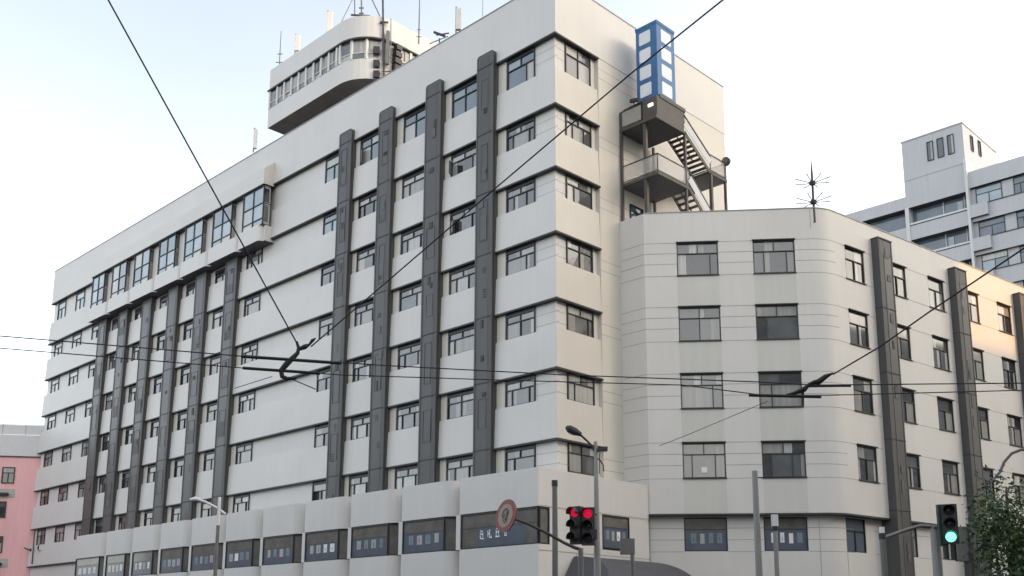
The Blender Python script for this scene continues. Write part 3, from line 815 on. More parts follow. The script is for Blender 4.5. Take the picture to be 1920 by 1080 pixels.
fl = MB(); fl.tube([(11.75,-2.5,28.0),(11.55,-2.5,28.0)], [.25,.25], dark, 14); fl.tube([(11.55,-2.5,28),(11.53,-2.5,28)], .2, steel, 14)
o = obj('floodlight', fl); tag(o, 'round dark floodlight on the right end of the fire escape', 'floodlight')
cc = MB(); cc.beam((5.0,-.9,29.72), (5.0,-1.45,29.62), .16, .17, dark); cc.tube([(5.0,-1.1,29.65),(5.12,-1.1,29.4)], .03, dark, 6)
o = obj('security_camera', cc); tag(o, 'small dark camera on the upper platform rail left of the blue sign', 'camera')

# blue rooftop sign box
sb = empty('sign_tower', (5.6, -2.3, 29.76), label='tall blue box sign with four white panels on each face above the fire escape', cat='sign')
m = MB(); m.box(5.6, 7.2, -2.3, -.9, 29.76, 34.15, signblue, bot=slate); m.box(5.57,7.23,-2.33,-.87,34.151,34.22,signblue); m.box(5.57,7.23,-2.33,-.87,29.70,29.759,slate)
for z in (29.76, 34.05): m.box(5.575,7.225,-2.325,-.875,z+.0,z+.09,signblue)
obj('body', m, sb)
for k in range(4):
    z0 = 30.0 + k*1.03
    p = MB(); 
    def rp(a, z):    # rounded panel outline
        pass
    def rpan(fx, a0, a1, z0, z1, r=.08, n=4):
        P = []
        for (ca, cz, st) in ((a1-r, z1-r, 0), (a0+r, z1-r, 1), (a0+r, z0+r, 2), (a1-r, z0+r, 3)):
            for i in range(n+1):
                t = (st + i/n)*pi/2; P.append((ca + r*cos(t), cz + r*sin(t)))
        k0 = len(p.v)
        front = [fx(a, z, .012) for a, z in P]; backp = [fx(a, z, .0) for a, z in P]
        p.face(front, signwhite)
        for i in range(len(P)):
            j = (i+1) % len(P); p.face([backp[i], backp[j], front[j], front[i]], signwhite)
    rpan(lambda a, z, q: (5.599-q, -a, z), 1.13, 1.88, z0+.02, z0+.76)
    obj('panel', p, sb)
    p = MB(); rpan(lambda a, z, q: (a, -2.301-q, z), 5.98, 6.88, z0+.02, z0+.76); obj('panel', p, sb)

# ================================================================== BUILDING BEHIND THE ANNEX (right)
rb = empty('apartment_building', (60, 0, 0), label='blue grey block with balconies and a square stair tower behind the annex', cat='building')
U = 60.0
m = MB(); m.box(U+1.6, U+22, -30, 18, .2, 43.4, bluegrey); m.box(U, U+22, -30, 1.50, 43.31, 44.95, bluegrey, bot=trim); m.box(U, U+22, 1.5, 18, 43.1, 44.35, bluegrey, bot=trim)
obj('wall', m, rb)
m = MB(); m.box(U+.02, U+8.8, 1.55, 7.55, 44.36, 50.1, bluegrey); m.box(U-.04, U+8.86, 1.49, 7.61, 50.101, 50.22, greyr)
m.box(U-.0, U+.018, 1.6, 7.5, 45.95, 45.99, joint)
obj('stair_tower', m, rb)
obj('pier', MB().box(U-.35, U+1.7, 1.38, 1.62, .2, 46.3, bg_light), rb)
obj('pier', MB().box(U-.1, U+1.6, 7.3, 7.65, .2, 43.1, bg_light), rb)
for (a, c) in ((2.5, 3.0), (3.5, 4.0), (4.5, 5.0)):
    window(rb, (U-.03, c+.05, 47.3), RA, .62, 2.0, 'one', g_dark)
for (a) in (61.8, 63.8): window(rb, (a, 1.5, 47.9 if a < 63 else 48.1), 0, .6, 1.6, 'one', g_dark)
for k in range(11):
    ze = 43.05 - 3.32*k                     # top of the window band
    if ze < 8: break
    # left part: open bands with a light sill rail
    m = MB(); m.box(U, U+1.6, 1.62, 7.3, ze-3.32+.0, ze-1.78, bluegrey, bot=trim); m.box(U, U+1.6, 7.66, 18, ze-3.32, ze-1.9, bluegrey, bot=trim)
    m.box(U-.06, U+.2, 1.65, 7.28, ze-1.779, ze-1.60, bg_light); m.box(U-.03,U-.001,1.65,7.28, ze-1.86, ze-1.781, trim)
    # right part
    m.box(U-.0, U+1.6, -30, 1.37, ze-3.18, ze-1.55, bluegrey, bot=trim); m.box(U-.08, U-.001, -30, 1.37, ze-1.62, ze-1.55, trim)
    obj('balcony_front', m, rb)
    m = MB(); m.box(U+.9, U+1.59, 1.62, 7.3, ze-1.7, ze, g_far); m.box(U+.9, U+1.59, 7.66, 18, ze-1.9, ze-.02, g_far)
    m.box(U+.8, U+.89, 4.2, 4.28, ze-1.7, ze, bg_light); m.box(U+.8, U+.89, 2.2, 2.26, ze-1.7, ze, bg_light); m.box(U+.82, U+.89, 2.4+1.1*(k%2), 2.9+1.1*(k%2), ze-1.6, ze-.4, g_sky)
    obj('balcony_glazing', m, rb)
    for j, v in enumerate((.95, -2.45, -6.9, -9.9, -14.3, -17.4)):
        wd = 2.35 if j % 2 == 0 else 1.2
        window(rb, (U+.33, v, ze-1.55), RA, wd, 1.7, 'two', g_far if random.random() < .7 else 'blue')
    m = MB(); m.box(U+.36, U+1.5, -30, 1.37, ze-1.55, ze+.2, bluegrey); obj('wall_panel', m, rb)
    m = MB(); m.box(U-.40, U-.005, -.25, 1.36, ze-2.85, ze-1.62, bluegrey, bot=slate); m.box(U-.40, U-.005, -7.4, -5.8, ze-2.85, ze-1.62, bluegrey, bot=slate); obj('planter_box', m, rb)
o = obj('wall_unit', MB().box(62.2, 63.6, 1.1, 1.54, 45.5, 45.9, dark), rb)
m = MB(); m.tube([(64.5,3,50.2),(64.5,3,51.0)], .03, steel, 6); m.beam((64.2,2.6,50.9),(64.9,3.3,50.9),.04,.04,steel); m.beam((64.2,2.6,50.7),(64.9,3.3,50.7),.03,.03,steel)
o = obj('antenna', m); tag(o, 'small television antenna on the square stair tower at the right', 'antenna')

# ================================================================== PINK BUILDING (far left)
pk = at(0, 850, 104); pk2 = at(76, 850, 103)
pd = Vector((pk2.x-pk.x, pk2.y-pk.y)).normalized(); prz = math.atan2(pd.y, pd.x)
pbx = pk.x - pd.x*14; pby = pk.y - pd.y*14
pb = empty('residential_building', (pbx, pby, 0), prz, label='pink rendered building with grey parapet at the far left', cat='building')
def local(name, mb, parent): o = obj(name, mb, parent); o.location = (0,0,0); return o
zt = pk.z
local('wall', MB().box(0, 26, 0, 14, .2, zt, pink), pb)
m = MB(); m.box(-.1, 26.1, -.1, .3, zt-.25, zt+1.75, bg_light); m.box(0,26,.3,14,zt,zt+.2,greyr); m.box(-.14,26.14,-.14,-.101,zt-.3,zt-.22,trim); local('parapet', m, pb)
m = MB()
for i in range(14): m.tube([(i*2, .1, zt+1.75), (i*2, .1, zt+2.75)], .03, steel_l, 5)
m.beam((0,.1,zt+2.75),(26,.1,zt+2.75),.05,.05,steel_l); m.beam((0,.1,zt+2.25),(26,.1,zt+2.25),.012,.9,bg_light); local('railing', m, pb)
PXM = 1934/104.0/1.0
for k in range(5):
    for j, xo in enumerate((14.1, 9.6, 5.2)):
        zz = zt - 2.75 - 3.15*k
        wd = 1.1 if k == 0 else 1.5
        f, p = win_mesh(wd, 1.5, 'two', 'deep', t=.09)
        xx = xo + (.25 if k == 0 else -.6)
        o = obj('window', f, pb, loc=(xx, -.03, zz), rz=0); q = obj('pane', p, o); q.location = (0,0,0)
    m = MB()
    if k % 2 == 0: m.box(13.4, 15.6, -.02, -.001, zt-2.75-3.15*k-1.3, zt-2.75-3.15*k-.5, greyr); m.box(13.6, 15.1, -.5, -.02, zt-2.75-3.15*k-1.1, zt-2.75-3.15*k-.9, trim); local('clothes_rack', m, pb)
m = MB(); m.beam((17.0,-.6,zt-8.6),(17.9,-.1,zt-9.0),.08,.1,dark); m.beam((17.6,-.7,zt-8.8),(17.9,-.1,zt-8.7),.2,.25,dark); local('wall_bracket', m, pb)

# ================================================================== ROOFTOP ANTENNAS
def ant(name, label, cat, build, group=None):
    m = MB(); build(m); o = obj(name, m); tag(o, label, cat, group); return o
def pxs(x, y, d): return at(x, y, d)
def panel_antenna(x, y0, y1, d, wpx, label, foot=None):
    a = pxs(x, y1, d); c = pxs(x, y0, d); wd = wpx/ (1934.0/d) * .5
    top = Vector((a.x, a.y, c.z)); base = Vector((a.x, a.y, foot if foot is not None else a.z - 1.0))
    e = empty('panel_antenna', tuple(base), label=label, cat='antenna', group='panel antennas on the roofs')
    obj('pole', MB().tube([base, Vector((a.x, a.y, top.z+.1))], .05, steel, 8), e)
    off = rgt * (wd*.9)
    h = (top.z - a.z)
    m = MB(); cpos = Vector((a.x, a.y, a.z + h*.55)) + off
    m.obox(cpos, rgt, fwd, (0,0,1), wd, .12, h*.42, bg_light); obj('panel', m, e)
    m = MB()
    for t in (.25, .85): m.beam(Vector((a.x, a.y, a.z + h*t)), Vector((a.x, a.y, a.z+h*t)) + off, .05, .05, dark)
    obj('bracket', m, e)
def dist_at(u, v): return math.hypot(u-CAM.x, v-CAM.y)
dP = dist_at(6, 30)
panel_antenna(613, 22, 66, dP, 10, 'panel antenna on the middle of the rooftop lookout parapet', foot=45.45)
panel_antenna(553, 66, 100, dP+3, 9, 'short panel antenna on the far end of the rooftop lookout', foot=45.45)
panel_antenna(855, 16, 62, dist_at(2, 10.5), 11, 'panel antenna on the long parapet right of the lookout', foot=35.2)
panel_antenna(475, 242, 284, dist_at(.9, 28.2), 6, 'short panel antenna on the long parapet below the lookout', foot=35.2)
def mast(m, x, y0, y1, d, r=.04, arms=()):
    a = pxs(x, y1, d); c = pxs(x, y0, d); m.tube([a, Vector((a.x, a.y, c.z))], [r, r*.6], steel, 7)
    for (t, wd) in arms:
        z = a.z + (c.z-a.z)*t; m.beam(Vector((a.x,a.y,z)) - rgt*wd, Vector((a.x,a.y,z)) + rgt*wd, .04, .05, dark)
ant('whip_antenna', 'slim whip antenna at the left end of the rooftop lookout', 'antenna', lambda m: mast(m, 524, 58, 120, dP+3, .05, ((.3,.2),(.05,.3))), 'whip antennas on the roofs')
ant('whip_antenna', 'tall slim whip antenna right of the rooftop lookout', 'antenna', lambda m: mast(m, 785, -5, 82, dist_at(9, 20), .06, ((.15,.18),(.3,.12))), 'whip antennas on the roofs')
ant('whip_antenna', 'thin bare whip antenna on the long parapet near the corner', 'antenna', lambda m: mast(m, 905, -60, 30, dist_at(.6, 7.5), .018), 'whip antennas on the roofs')
dm = dist_at(5.2, 23.0)
def lattice(m):
    m.tube([pxs(678, 30, dm+2), pxs(677, -80, dm+2)], .06, steel, 7); m.tube([pxs(665, 30, dm+2), pxs(665, -60, dm+2)], .045, steel, 7)
    m.tube([pxs(640, 42, dm+2), pxs(690, -60, dm+2)], .035, steel, 6); m.tube([pxs(712, 30, dm+1), pxs(670, -60, dm+2)], .045, steel, 6)
    m.beam(pxs(658, 28, dm+2), pxs(694, 30, dm+2), .15, .08, dark)
    for y in (15, 25): m.beam(pxs(673, y, dm+2), pxs(682, y, dm+2), .05, .08, dark)
ant('radio_mast', 'braced grey radio mast rising from the rounded corner of the rooftop lookout', 'mast', lattice)
def twin(m):
    dq = dist_at(6.6, 21.2)
    m.tube([pxs(720, 150, dq), pxs(717, -60, dq)], .07, dark, 8); m.tube([pxs(733, 145, dq), pxs(733, 35, dq)], .035, steel, 8)
    m.obox(pxs(727, 90, dq), rgt, fwd, (0,0,1), .12, .15, 1.3, steel); m.beam(pxs(712,42,dq), pxs(728,42,dq), .12, .1, dark); m.beam(pxs(715,135,dq), pxs(745,133,dq), .06, .06, dark)
    for y in (95, 120, 140): m.obox(pxs(706, y, dq), rgt, fwd, (0,0,1), .22, .15, .26, dark)
ant('cable_mast', 'dark cable mast with boxes clamped to the right side of the rooftop lookout', 'mast', twin)
def gear(m):
    dg = dist_at(1.2, 12)
    p = pxs(824, 72, dg); q = Vector((p.x, p.y, 35.2))
    m.tube([q, p], .04, dark, 6); m.beam(pxs(813,60,dg), pxs(835,68,dg), .1, .12, dark); m.beam(pxs(818,66,dg), pxs(842,62,dg), .06, .06, dark); m.beam(pxs(805,82,dg), pxs(840,68,dg), .05, .05, steel)
ant('antenna_bracket', 'dark tilted antenna bracket on the parapet left of the panel antenna', 'bracket', gear)
# annex roof antenna: two tiers of radial rods
e_pos = at(1526, 392, 52); ra = empty('radial_antenna', (e_pos.x, e_pos.y, 22.3), label='spiky antenna with two tiers of radial rods on the annex roof', cat='antenna')
zb_, z1_, z2_ = 22.3, at(1526, 343, 52).z, at(1526, 379, 52).z
obj('mast', MB().tube([(e_pos.x, e_pos.y, 22.3), (e_pos.x, e_pos.y, z1_+.5), (e_pos.x, e_pos.y, at(1526, 298, 52).z)], [.07, .06, .012], dark, 8), ra)
for z in (z1_, z2_):
    m = MB(); m.tube([(e_pos.x, e_pos.y, z-.08), (e_pos.x, e_pos.y, z+.08)], .16, dark, 10)
    for k in range(8):
        a = k*pi/4 + .2; dx, dy = cos(a), sin(a)
        for up_ in (.07,):
            m.tube([(e_pos.x+dx*.1, e_pos.y+dy*.1, z), (e_pos.x+dx*.55, e_pos.y+dy*.55, z+up_), (e_pos.x+dx*.95, e_pos.y+dy*.95, z+up_*1.8)], .022, dark, 5)
        m.tube([(e_pos.x+dx*.8, e_pos.y+dy*.8, z+.1), (e_pos.x+dx*.8, e_pos.y+dy*.8, z+.3)], .012, dark, 5)
    obj('radial_rods', m, ra)

# ================================================================== STREET FURNITURE
def vert(x, y, d): p = at(x, y, d); return p
def pole_thing(name, label, cat, x, ytop, d, r0, r1, m_=steel, group=None, cap=True):
    p = at(x, ytop, d); e = empty(name, (p.x, p.y, 0), label=label, cat=cat, group=group)
    obj('pole', MB().tube([(p.x, p.y, 0), (p.x, p.y, p.z)], [r0, r1], m_, 12), e)
    if cap: obj('cap', MB().tube([(p.x, p.y, p.z-.12), (p.x, p.y, p.z+.03)], r1*1.18, dark, 12), e)
    return e, p
pole_thing('steel_post', 'thick grey post with a dark cap left of the red traffic light', 'post', 1040, 903, 25, .085, .065, steel)
e, p = pole_thing('steel_post', 'square grey post with a thin side arm in front of the annex windows', 'post', 1415, 883, 22, .085, .06, steel_l, cap=False)
obj('side_arm', MB().tube([p - Vector((0,0,.14)), at(1505, 894, 22)], .012, dark, 6), e)
e, p = pole_thing('steel_post', 'slim grey post with a small white lamp beside the annex window', 'post', 1453, 985, 22, .05, .045, steel_l)
obj('lamp', MB().obox(p + Vector((0,0,.1)), rgt, fwd, (0,0,1), .06, .06, .12, white), e)
e, p = pole_thing('steel_post', 'short grey post with a flat box head right of the red traffic light', 'post', 1185, 1010, 26, .055, .05, steel, cap=False)
obj('box_head', MB().obox(p - rgt*.12 - Vector((0,0,.2)), rgt, fwd, (0,0,1), .18, .05, .20, steel), e)
# street lamp, centre
D = 26
base = at(1119, 1000, D); e = empty('street_lamp', (base.x, base.y, 0), label='tall grey street lamp with one curved arm in front of the building corner', cat='street lamp')
ztop = at(1119, 828, D).z
obj('pole', MB().tube([(base.x, base.y, 0), (base.x, base.y, 3.5), (base.x, base.y, ztop)], [.11, .085, .045], steel_l, 12), e)
obj('arm', MB().tube([at(1119, 856, D), at(1112, 838, D), at(1100, 826, D), at(1086, 813, D)], .028, dark, 8), e)
hm = MB(); a = at(1090, 815, D); c = at(1061, 801, D)
hm.tube([a, a*.6+c*.4, a*.2+c*.8, c], [.05, .10, .10, .04], dark, 10); obj('lamp_head', hm, e)
obj('lens', MB().tube([a*.55+c*.45 - Vector((0,0,.07)), a*.2+c*.8 - Vector((0,0,.07))], .05, steel_l, 8), e)
bm_ = MB(); bm_.tube([at(1119, 850, D), at(1126, 838, D)], .015, dark, 6); bm_.obox(at(1130, 842, D), rgt, fwd, (0,0,1), .12, .1, .05, dark); obj('camera_box', bm_, e)
obj('hook', MB().tube([at(1119, 858, D), at(1125, 863, D), at(1131, 872, D), at(1132, 884, D)], .018, dark, 6), e)
obj('hook', MB().tube([at(1124, 850, D), at(1124, 888, D)], .012, dark, 6), e)
# street lamp, left
D = 44
base = at(408, 1000, D); e = empty('street_lamp', (base.x, base.y, 0), label='slim street lamp with a slanting arm in front of the podium at the left', cat='street lamp')
obj('pole', MB().tube([(base.x, base.y, 0), (base.x, base.y, at(408, 985, D).z)], [.09, .07], steel, 10), e)
obj('pole_top', MB().tube([(base.x, base.y, at(408, 985, D).z), (base.x, base.y, at(408, 932, D).z)], [.07, .06], white, 10), e)
obj('arm', MB().tube([at(423, 964, D), at(408, 953, D), at(385, 941, D), at(370, 936, D)], .05, white, 8), e)
hm = MB(); hm.tube([at(378, 938, D), at(366, 935, D), at(356, 937, D)], [.05, .09, .05], white, 8); obj('lamp_head', hm, e)
# round sign on a bent arm
D = 24
base = at(1089, 1040, D); e = empty('traffic_sign', (base.x, base.y, 0), label='round red rimmed traffic sign on a bent grey arm', cat='traffic sign')
zt_ = at(1089, 1028, D).z
obj('pole', MB().tube([(base.x, base.y, 0), (base.x, base.y, zt_)], .06, steel, 12), e)
obj('arm', MB().tube([(base.x, base.y, zt_-.03), at(1078, 1027, D), at(1058, 1018, D), at(1025, 999, D-.5), at(990, 982, D-1), at(955, 969, D-1.4)], [.04,.04,.036,.034,.032,.03], dark, 8), e)
cS = at(950, 967, 22.4)
nrm = (-fwd*.62 + -rgt*.78).normalized(); nrm = (-fwd*.60 - rgt*.80).normalized()
tx = Vector((0,0,1)).cross(nrm).normalized(); tz = Vector((0,0,1)) + rgt*.12
tz.normalize()
def disc(m, r, off, th, mm, n=28):
    P = [cS + nrm*off + tx*(r*cos(2*pi*i/n)) + tz*(r*sin(2*pi*i/n)) for i in range(n)]
    Q = [p_ + nrm*th for p_ in P]
    m.face(Q, mm); m.face(P[::-1], mm)
    for i in range(n): j = (i+1) % n; m.face([P[i], P[j], Q[j], Q[i]], mm)
RS = .36
m = MB(); disc(m, RS, 0, .03, redring); obj('plate', m, e)
m = MB(); disc(m, RS*.72, .031, .004, signface); obj('face', m, e)
m = MB()      # dark pictogram: two upright lobes
NN = 20
P_ = [cS + nrm*.038 + tx*(RS*.36*cos(2*pi*i/NN)*(1 if sin(2*pi*i/NN) > 0 else .72)) + tz*(RS*.47*sin(2*pi*i/NN)) for i in range(NN)]
m.face([p_ + nrm*.003 for p_ in P_], dark); m.face(P_[::-1], dark)
for (ax_, az_, aw, ah, tl) in ((-.08, .18, .035, .16, .5), (.06, .05, .035, .18, -.4), (-.02, -.15, .03, .12, .5), (.10, .24, .03, .10, .1), (0, -.34, .07, .05, 0)):
    tt = (tz + tx*tl).normalized(); m.obox(cS + nrm*.044 + tx*(RS*ax_) + tz*(RS*az_), tt.cross(nrm), nrm, tt, RS*aw, .002, RS*ah, signface)
obj('symbol', m, e)
# traffic lights
def signal_head(e, top, facing, h, wd, mats, house=dark, backing=True):
    """top = centre of top; facing = horizontal unit vector the lenses look to"""
    sx = Vector((0,0,1)).cross(facing).normalized(); n = len(mats); cell = h/n
    m = MB(); ctr = top - Vector((0,0,h/2)); m.obox(ctr, sx, facing, (0,0,1), wd/2, .09, h/2, house)
    m.obox(ctr - facing*.11, sx, facing, (0,0,1), wd/2*.8, .03, h/2*.95, house); obj('housing', m, e)
    for i, mm in enumerate(mats):
        c = top - Vector((0,0,cell*(i+.5))) + facing*.092; r = min(wd, cell)*.38
        l = MB(); N = 18
        P = [c + sx*(r*cos(2*pi*k/N)) + Vector((0,0,r*sin(2*pi*k/N))) for k in range(N)]; l.face(P, mm); l.face([p_+facing*.001 for p_ in P][::-1], mm)
        cone = c + facing*.03
        for k in range(N): l.face([P[k], P[(k+1)%N], cone], mm)
        obj('lens', l, e)
        v = MB(); rr_ = r*1.12                       # visor hood, open below
        for k in range(N):
            a0 = -.35 + (pi+.7)*k/N; a1 = -.35 + (pi+.7)*(k+1)/N
            p0 = c + sx*(rr_*cos(a0)) + Vector((0,0,rr_*sin(a0))); p1 = c + sx*(rr_*cos(a1)) + Vector((0,0,rr_*sin(a1)))
            L = .2
            v.face([p0, p1, p1+facing*L, p0+facing*L], house)
        obj('visor', v, e)
D = 25.5
tp = at(1096, 952, D); e = empty('traffic_light', (base.x, base.y, 3), label='double headed traffic light showing red beside the tall street lamp', cat='traffic light')
e.location = (tp.x, tp.y, tp.z-1)
fc = (-fwd*.94 + rgt*.34).normalized()
signal_head(e, at(1081, 950, D), (-fwd*.80 - rgt*.6).normalized(), .93, .30, [red_on, lens_off, lens_off])
signal_head(e, at(1103, 952, D), (-fwd*.97 - rgt*.2).normalized(), .93, .32, [red_on, lens_off, lens_off])
m = MB(); m.beam(at(1081, 965, D+.1), at(1119, 965, D+.3), .04, .04, dark); m.beam(at(1081, 1005, D+.1), at(1119, 1005, D+.3), .04, .04, dark); obj('bracket', m, e)
m = MB(); m.obox(at(1112, 1002, D-.05), rgt, fwd, (0,0,1), .09, .08, .12, dark); obj('timer_box', m, e)
# green signal, arm and posts at the right
D = 27
e, p = pole_thing('signal_post', 'pale round post carrying the green traffic light', 'post', 1752, 985, D+.4, .13, .11, steel_l, cap=False)
obj('arm', MB().tube([at(1752, 988, D+.4), at(1725, 986, D+.2), at(1700, 993, D), at(1658, 1008, D-.3)], .045, steel, 10), e)
tp = at(1777, 946, D); e = empty('traffic_light', (tp.x, tp.y, tp.z-1), label='traffic light showing green on the pale post near the tree', cat='traffic light')
signal_head(e, at(1778, 946, D), (-fwd*.93 - rgt*.36).normalized(), .95, .36, [lens_off, lens_off, green_on], house=dark)
m = MB(); m.obox(at(1766, 985, D), rgt, fwd, (0,0,1), .09, .06, .5, green_house); m.beam(at(1752, 990, D+.3), at(1778, 990, D+.1), .05, .05, dark); obj('side_plate', m, e)
e, p = pole_thing('steel_post', 'grey post with a small white lamp at the left end of the signal arm', 'post', 1654, 1002, D-.4, .075, .07, steel)
obj('lamp', MB().obox(p + Vector((0,0,.1)), rgt, fwd, (0,0,1), .05, .05, .08, white), e)
e, p = pole_thing('sign_post', 'dark post with the back of a square sign right of the green light', 'sign post', 1818, 992, 30, .06, .055, dark, cap=False)
m = MB(); c = at(1812, 1020, 30); m.obox(c, rgt, fwd, (0,0,1), .26, .02, .45, steel); m.obox(c+fwd*.03+Vector((0,0,.43)), rgt, fwd, (0,0,1), .3, .02, .03, dark); m.obox(c+fwd*.03-Vector((0,0,.43)), rgt, fwd, (0,0,1), .3, .02, .03, dark); obj('sign_board', m, e)
# arched lamp post
D = 28
ps = [at(1872, y, D) for y in (1080, 1000, 930)]
e = empty('street_lamp', (ps[0].x, ps[0].y, 0), label='arched thin lamp post bending over the tree at the right edge', cat='street lamp')
pts = [Vector((ps[0].x, ps[0].y, 0)), Vector((ps[0].x, ps[0].y, at(1872, 905, D).z))] + [at(1875, 885, D), at(1883, 866, D), at(1897, 850, D), at(1915, 843, D), at(1960, 842, D)]
obj('pole', MB().tube(pts, .035, steel, 10), e)
obj('lamp_head', MB().tube([at(1955, 842, D), at(1985, 846, D)], [.05, .1], steel_l, 10), e)

# ================================================================== OVERHEAD WIRES
def wire(pts, r, label, sag=0.0, group='overhead tram wires'):
    P = [at(*p) for p in pts]; out = []
    for i in range(len(P)-1):
        for k in range(8):
            t = k/8; q = P[i].lerp(P[i+1], t); q.z -= sag*4*t*(1-t); out.append(q)
    out.append(P[-1])
    o = obj('overhead_wire', MB().tube(out, r, cable, 6)); tag(o, label, 'wire', group); return o
WD = 17
wire([(-120, 620, 19), (455, 668, WD), (735, 686, WD), (1060, 703, 17.5), (1420, 716, 17), (1530, 722, 17), (2060, 717, 19)], .010, 'upper of the two level tram wires crossing the whole view')
wire([(-120, 643, 19), (455, 690, WD), (640, 703, WD), (920, 712, 17.3), (1280, 722, 17), (1440, 742, 17), (1560, 741, 17), (2060, 728, 19)], .009, 'lower of the two level tram wires crossing the whole view')
wire([(170, -60, 14), (563, 655, WD)], .012, 'steep wire running from the upper left down to the left hanger')
wire([(1440, -68, 12), (1190, 132, 14), (930, 352, 15.5), (735, 520, 16.5), (583, 650, WD)], .012, 'long diagonal wire rising from the left hanger past the blue sign')
wire([(1562, 702, 17), (1650, 650, 16.5), (1745, 583, 16), (2010, 405, 14)], .012, 'diagonal wire rising from the right hanger to the right edge')
wire([(1440, 752, 17), (1290, 815, 17.5), (1236, 836, 18)], .005, 'thin slack wire falling left of the right hanger')
wire([(545, 710, WD), (592, 730, WD)], .009, 'short stay wire hanging below the left hanger')
wire([(440, 728, 18), (510, 706, WD)], .006, 'short faint wire left of the left hanger')
# hangers
m = MB(); D = WD - .05
m.tube([at(556, 640, D), at(560, 652, D), at(558, 662, D), at(548, 672, D), at(536, 684, D), at(527, 695, D), at(529, 706, D), at(538, 710, D), at(556, 709, D)], [.02,.03,.035,.045,.05,.045,.04,.035,.02], cable, 8)
m.tube([at(560, 655, D), at(572, 650, D), at(580, 646, D), at(586, 638, D), at(592, 634, D)], [.03,.045,.02,.03,.012], cable, 8)
o = obj('hanger', m); tag(o, 'black hooked insulator hanger joining the wires at the left', 'wire hanger', 'wire hangers')
m = MB(); m.tube([at(452, 668, D), at(640, 681, D)], .028, cable, 8); m.tube([at(455, 690, D), at(600, 700, D)], .026, cable, 8)
o = obj('splice_bar', m); tag(o, 'pair of thick black splice bars on the level wires at the left', 'splice bar')
m = MB(); D = 16.95
m.tube([at(1470, 742, D), at(1490, 737, D), at(1508, 730, D), at(1516, 722, D), at(1526, 717, D), at(1535, 716, D), at(1548, 706, D), at(1563, 699, D)], [.015,.03,.045,.03,.035,.05,.04,.01], cable, 8)
o = obj('hanger', m); tag(o, 'black slanting insulator hanger joining the wires at the right', 'wire hanger', 'wire hangers')
m = MB(); m.tube([at(1404, 741, D), at(1540, 744, D)], .026, cable, 8); m.tube([at(1510, 724, D), at(1596, 723, D)], .022, cable, 8); m.tube([at(1506, 735, D), at(1506, 762, D)], .016, cable, 6)
o = obj('splice_bar', m); tag(o, 'thick black splice bars on the level wires before the annex', 'splice bar')

# ================================================================== TREE
def tree(x, d, label, h, rad, n, seed):
    rnd = random.Random(seed); p = at(x, 1000, d)
    e = empty('street_tree', (p.x, p.y, 0), label=label, cat='tree')
    t = MB(); B = Vector((p.x, p.y, 0))
    t.tube([B, B+Vector((.05,.03,h*.35)), B+Vector((-.05,.1,h*.7)), B+Vector((0,.05,h*.95))], [.16,.12,.07,.02], bark, 9)
    tips = []
    for k in range(16):
        z = h*rnd.uniform(.3, .85); a = rnd.uniform(0, 2*pi); L = rad*rnd.uniform(.6, 1.0)*(1.15-.5*z/h)
        s = B+Vector((0,0,z)); m1 = s + Vector((cos(a)*L*.5, sin(a)*L*.5, L*.3)); m2_ = s + Vector((cos(a)*L, sin(a)*L, L*.45))
        t.tube([s, m1, m2_], [.05,.03,.008], bark, 5); tips += [m1, m2_, (m1+m2_)/2]
    tips += [B+Vector((0,0,h*.95)), B+Vector((0,0,h*.85))]
    obj('trunk', t, e)
    c = MB()
    clumps = [tp_ + Vector((rnd.gauss(0,.25), rnd.gauss(0,.25), rnd.gauss(0,.3))) for tp_ in tips for _ in range(3)]
    for i in range(n):
        q = rnd.choice(clumps); s = rnd.gauss(0, .2), rnd.gauss(0, .2), rnd.gauss(0, .2)
        pos = q + Vector(s); L = rnd.uniform(.035, .08)
        d1_ = Vector((rnd.gauss(0,1), rnd.gauss(0,1), rnd.gauss(-.4,.6))).normalized(); d2__ = d1_.cross(Vector((rnd.gauss(0,1), rnd.gauss(0,1), rnd.gauss(0,1)))).normalized()
        c.face([pos - d1_*L, pos + d2__*L*.45, pos + d1_*L, pos - d2__*L*.45], leaf if rnd.random() < .6 else leaf2)
    obj('crown', c, e)
tree(1899, 27, 'green leafy street tree under the arched lamp post at the right edge', 5.35, .95, 8000, 3)

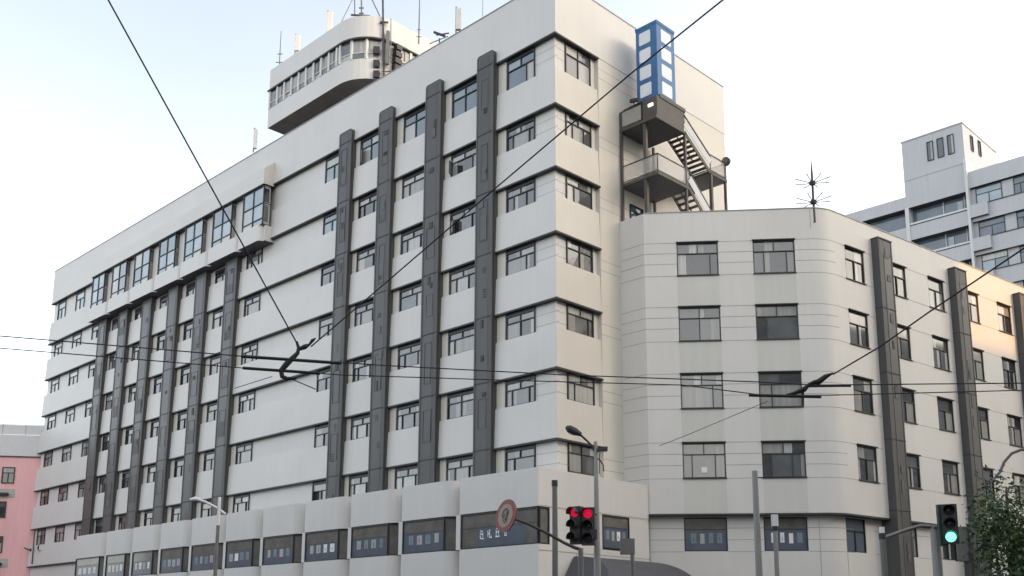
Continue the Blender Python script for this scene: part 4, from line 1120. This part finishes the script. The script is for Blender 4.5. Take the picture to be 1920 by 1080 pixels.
# small plant on the far left wall
ac = empty('air_conditioner', (-.3, 61.6, 8.4), label='small white air conditioner on the far left wall beneath a window', cat='air conditioner')
obj('casing', MB().box(-.12, .26, 61.3, 62.0, 8.75, 9.2, white), ac); obj('fan_grille', MB().box(-.14, -.121, 61.4, 61.8, 8.8, 9.15, dark), ac)
pp_ = MB(); pp_.tube([(-.06, 62.9, 7.6), (-.06, 62.9, 10.6)], .06, pillar_l, 8); o = obj('drain_pipe', pp_, bld)

# ================================================================== STREET BLOCKS AND ADDED SUN BLOCKERS (behind the camera, seen in reflections)
def across(name, x0, x1, y0, y1, h, label, m_):
    e = empty(name, ((x0+x1)/2, y1, 0), label=label, cat='building')
    obj('wall', MB().box(x0, x1, y0, y1, .2, h, m_), e)
    m = MB(); z = 4
    while z < h-3:
        m.box(x0+2, x1-2, y1, y1+.06, z, z+1.6, g_mid); z += 3.4
    obj('window_band', m, e)
brick = mat('street_render', (0.24, 0.22, 0.20), 0.8, noise=0.15, nscale=.3)
across('street_block', -70, -12, -92, -62, 17, 'low brown block across the side street', brick)
across('street_block', -6, 120, -92, -62, 15, 'long low brown block across the side street', brick)
for j, (va, vb, hh) in enumerate(((-58, -20, 18), (-16, 30, 22), (34, 80, 17), (84, 150, 21))):
    e = empty('street_block', (-58, (va+vb)/2, 0), label=['brown block on the near corner across the main road', 'tallest brown block across the main road', 'lower brown block across the main road', 'far brown block across the main road'][j], cat='building')
    obj('wall', MB().box(-80, -58, va, vb, .2, hh, brick), e)
    m = MB(); z = 3
    while z < hh-2: m.box(-58, -57.9, va+1.5, vb-1.5, z, z+1.6, g_mid); z += 3.3
    obj('window_band', m, e)
across('sun_blocker', -130, 75.5, -175, -150, 78, 'long unseen grey block added to keep the sun off the facades', greyr)  # unseen masses added to block the sun, leaving a slit onto the annex
across('sun_blocker', 98, 230, -175, -150, 78, 'unseen grey block added as the right edge of the sun slit', greyr)
across('low_sun_blocker', 75.6, 97.9, -175, -151, 42, 'lower unseen grey block added to cut the sun slit from below', greyr)
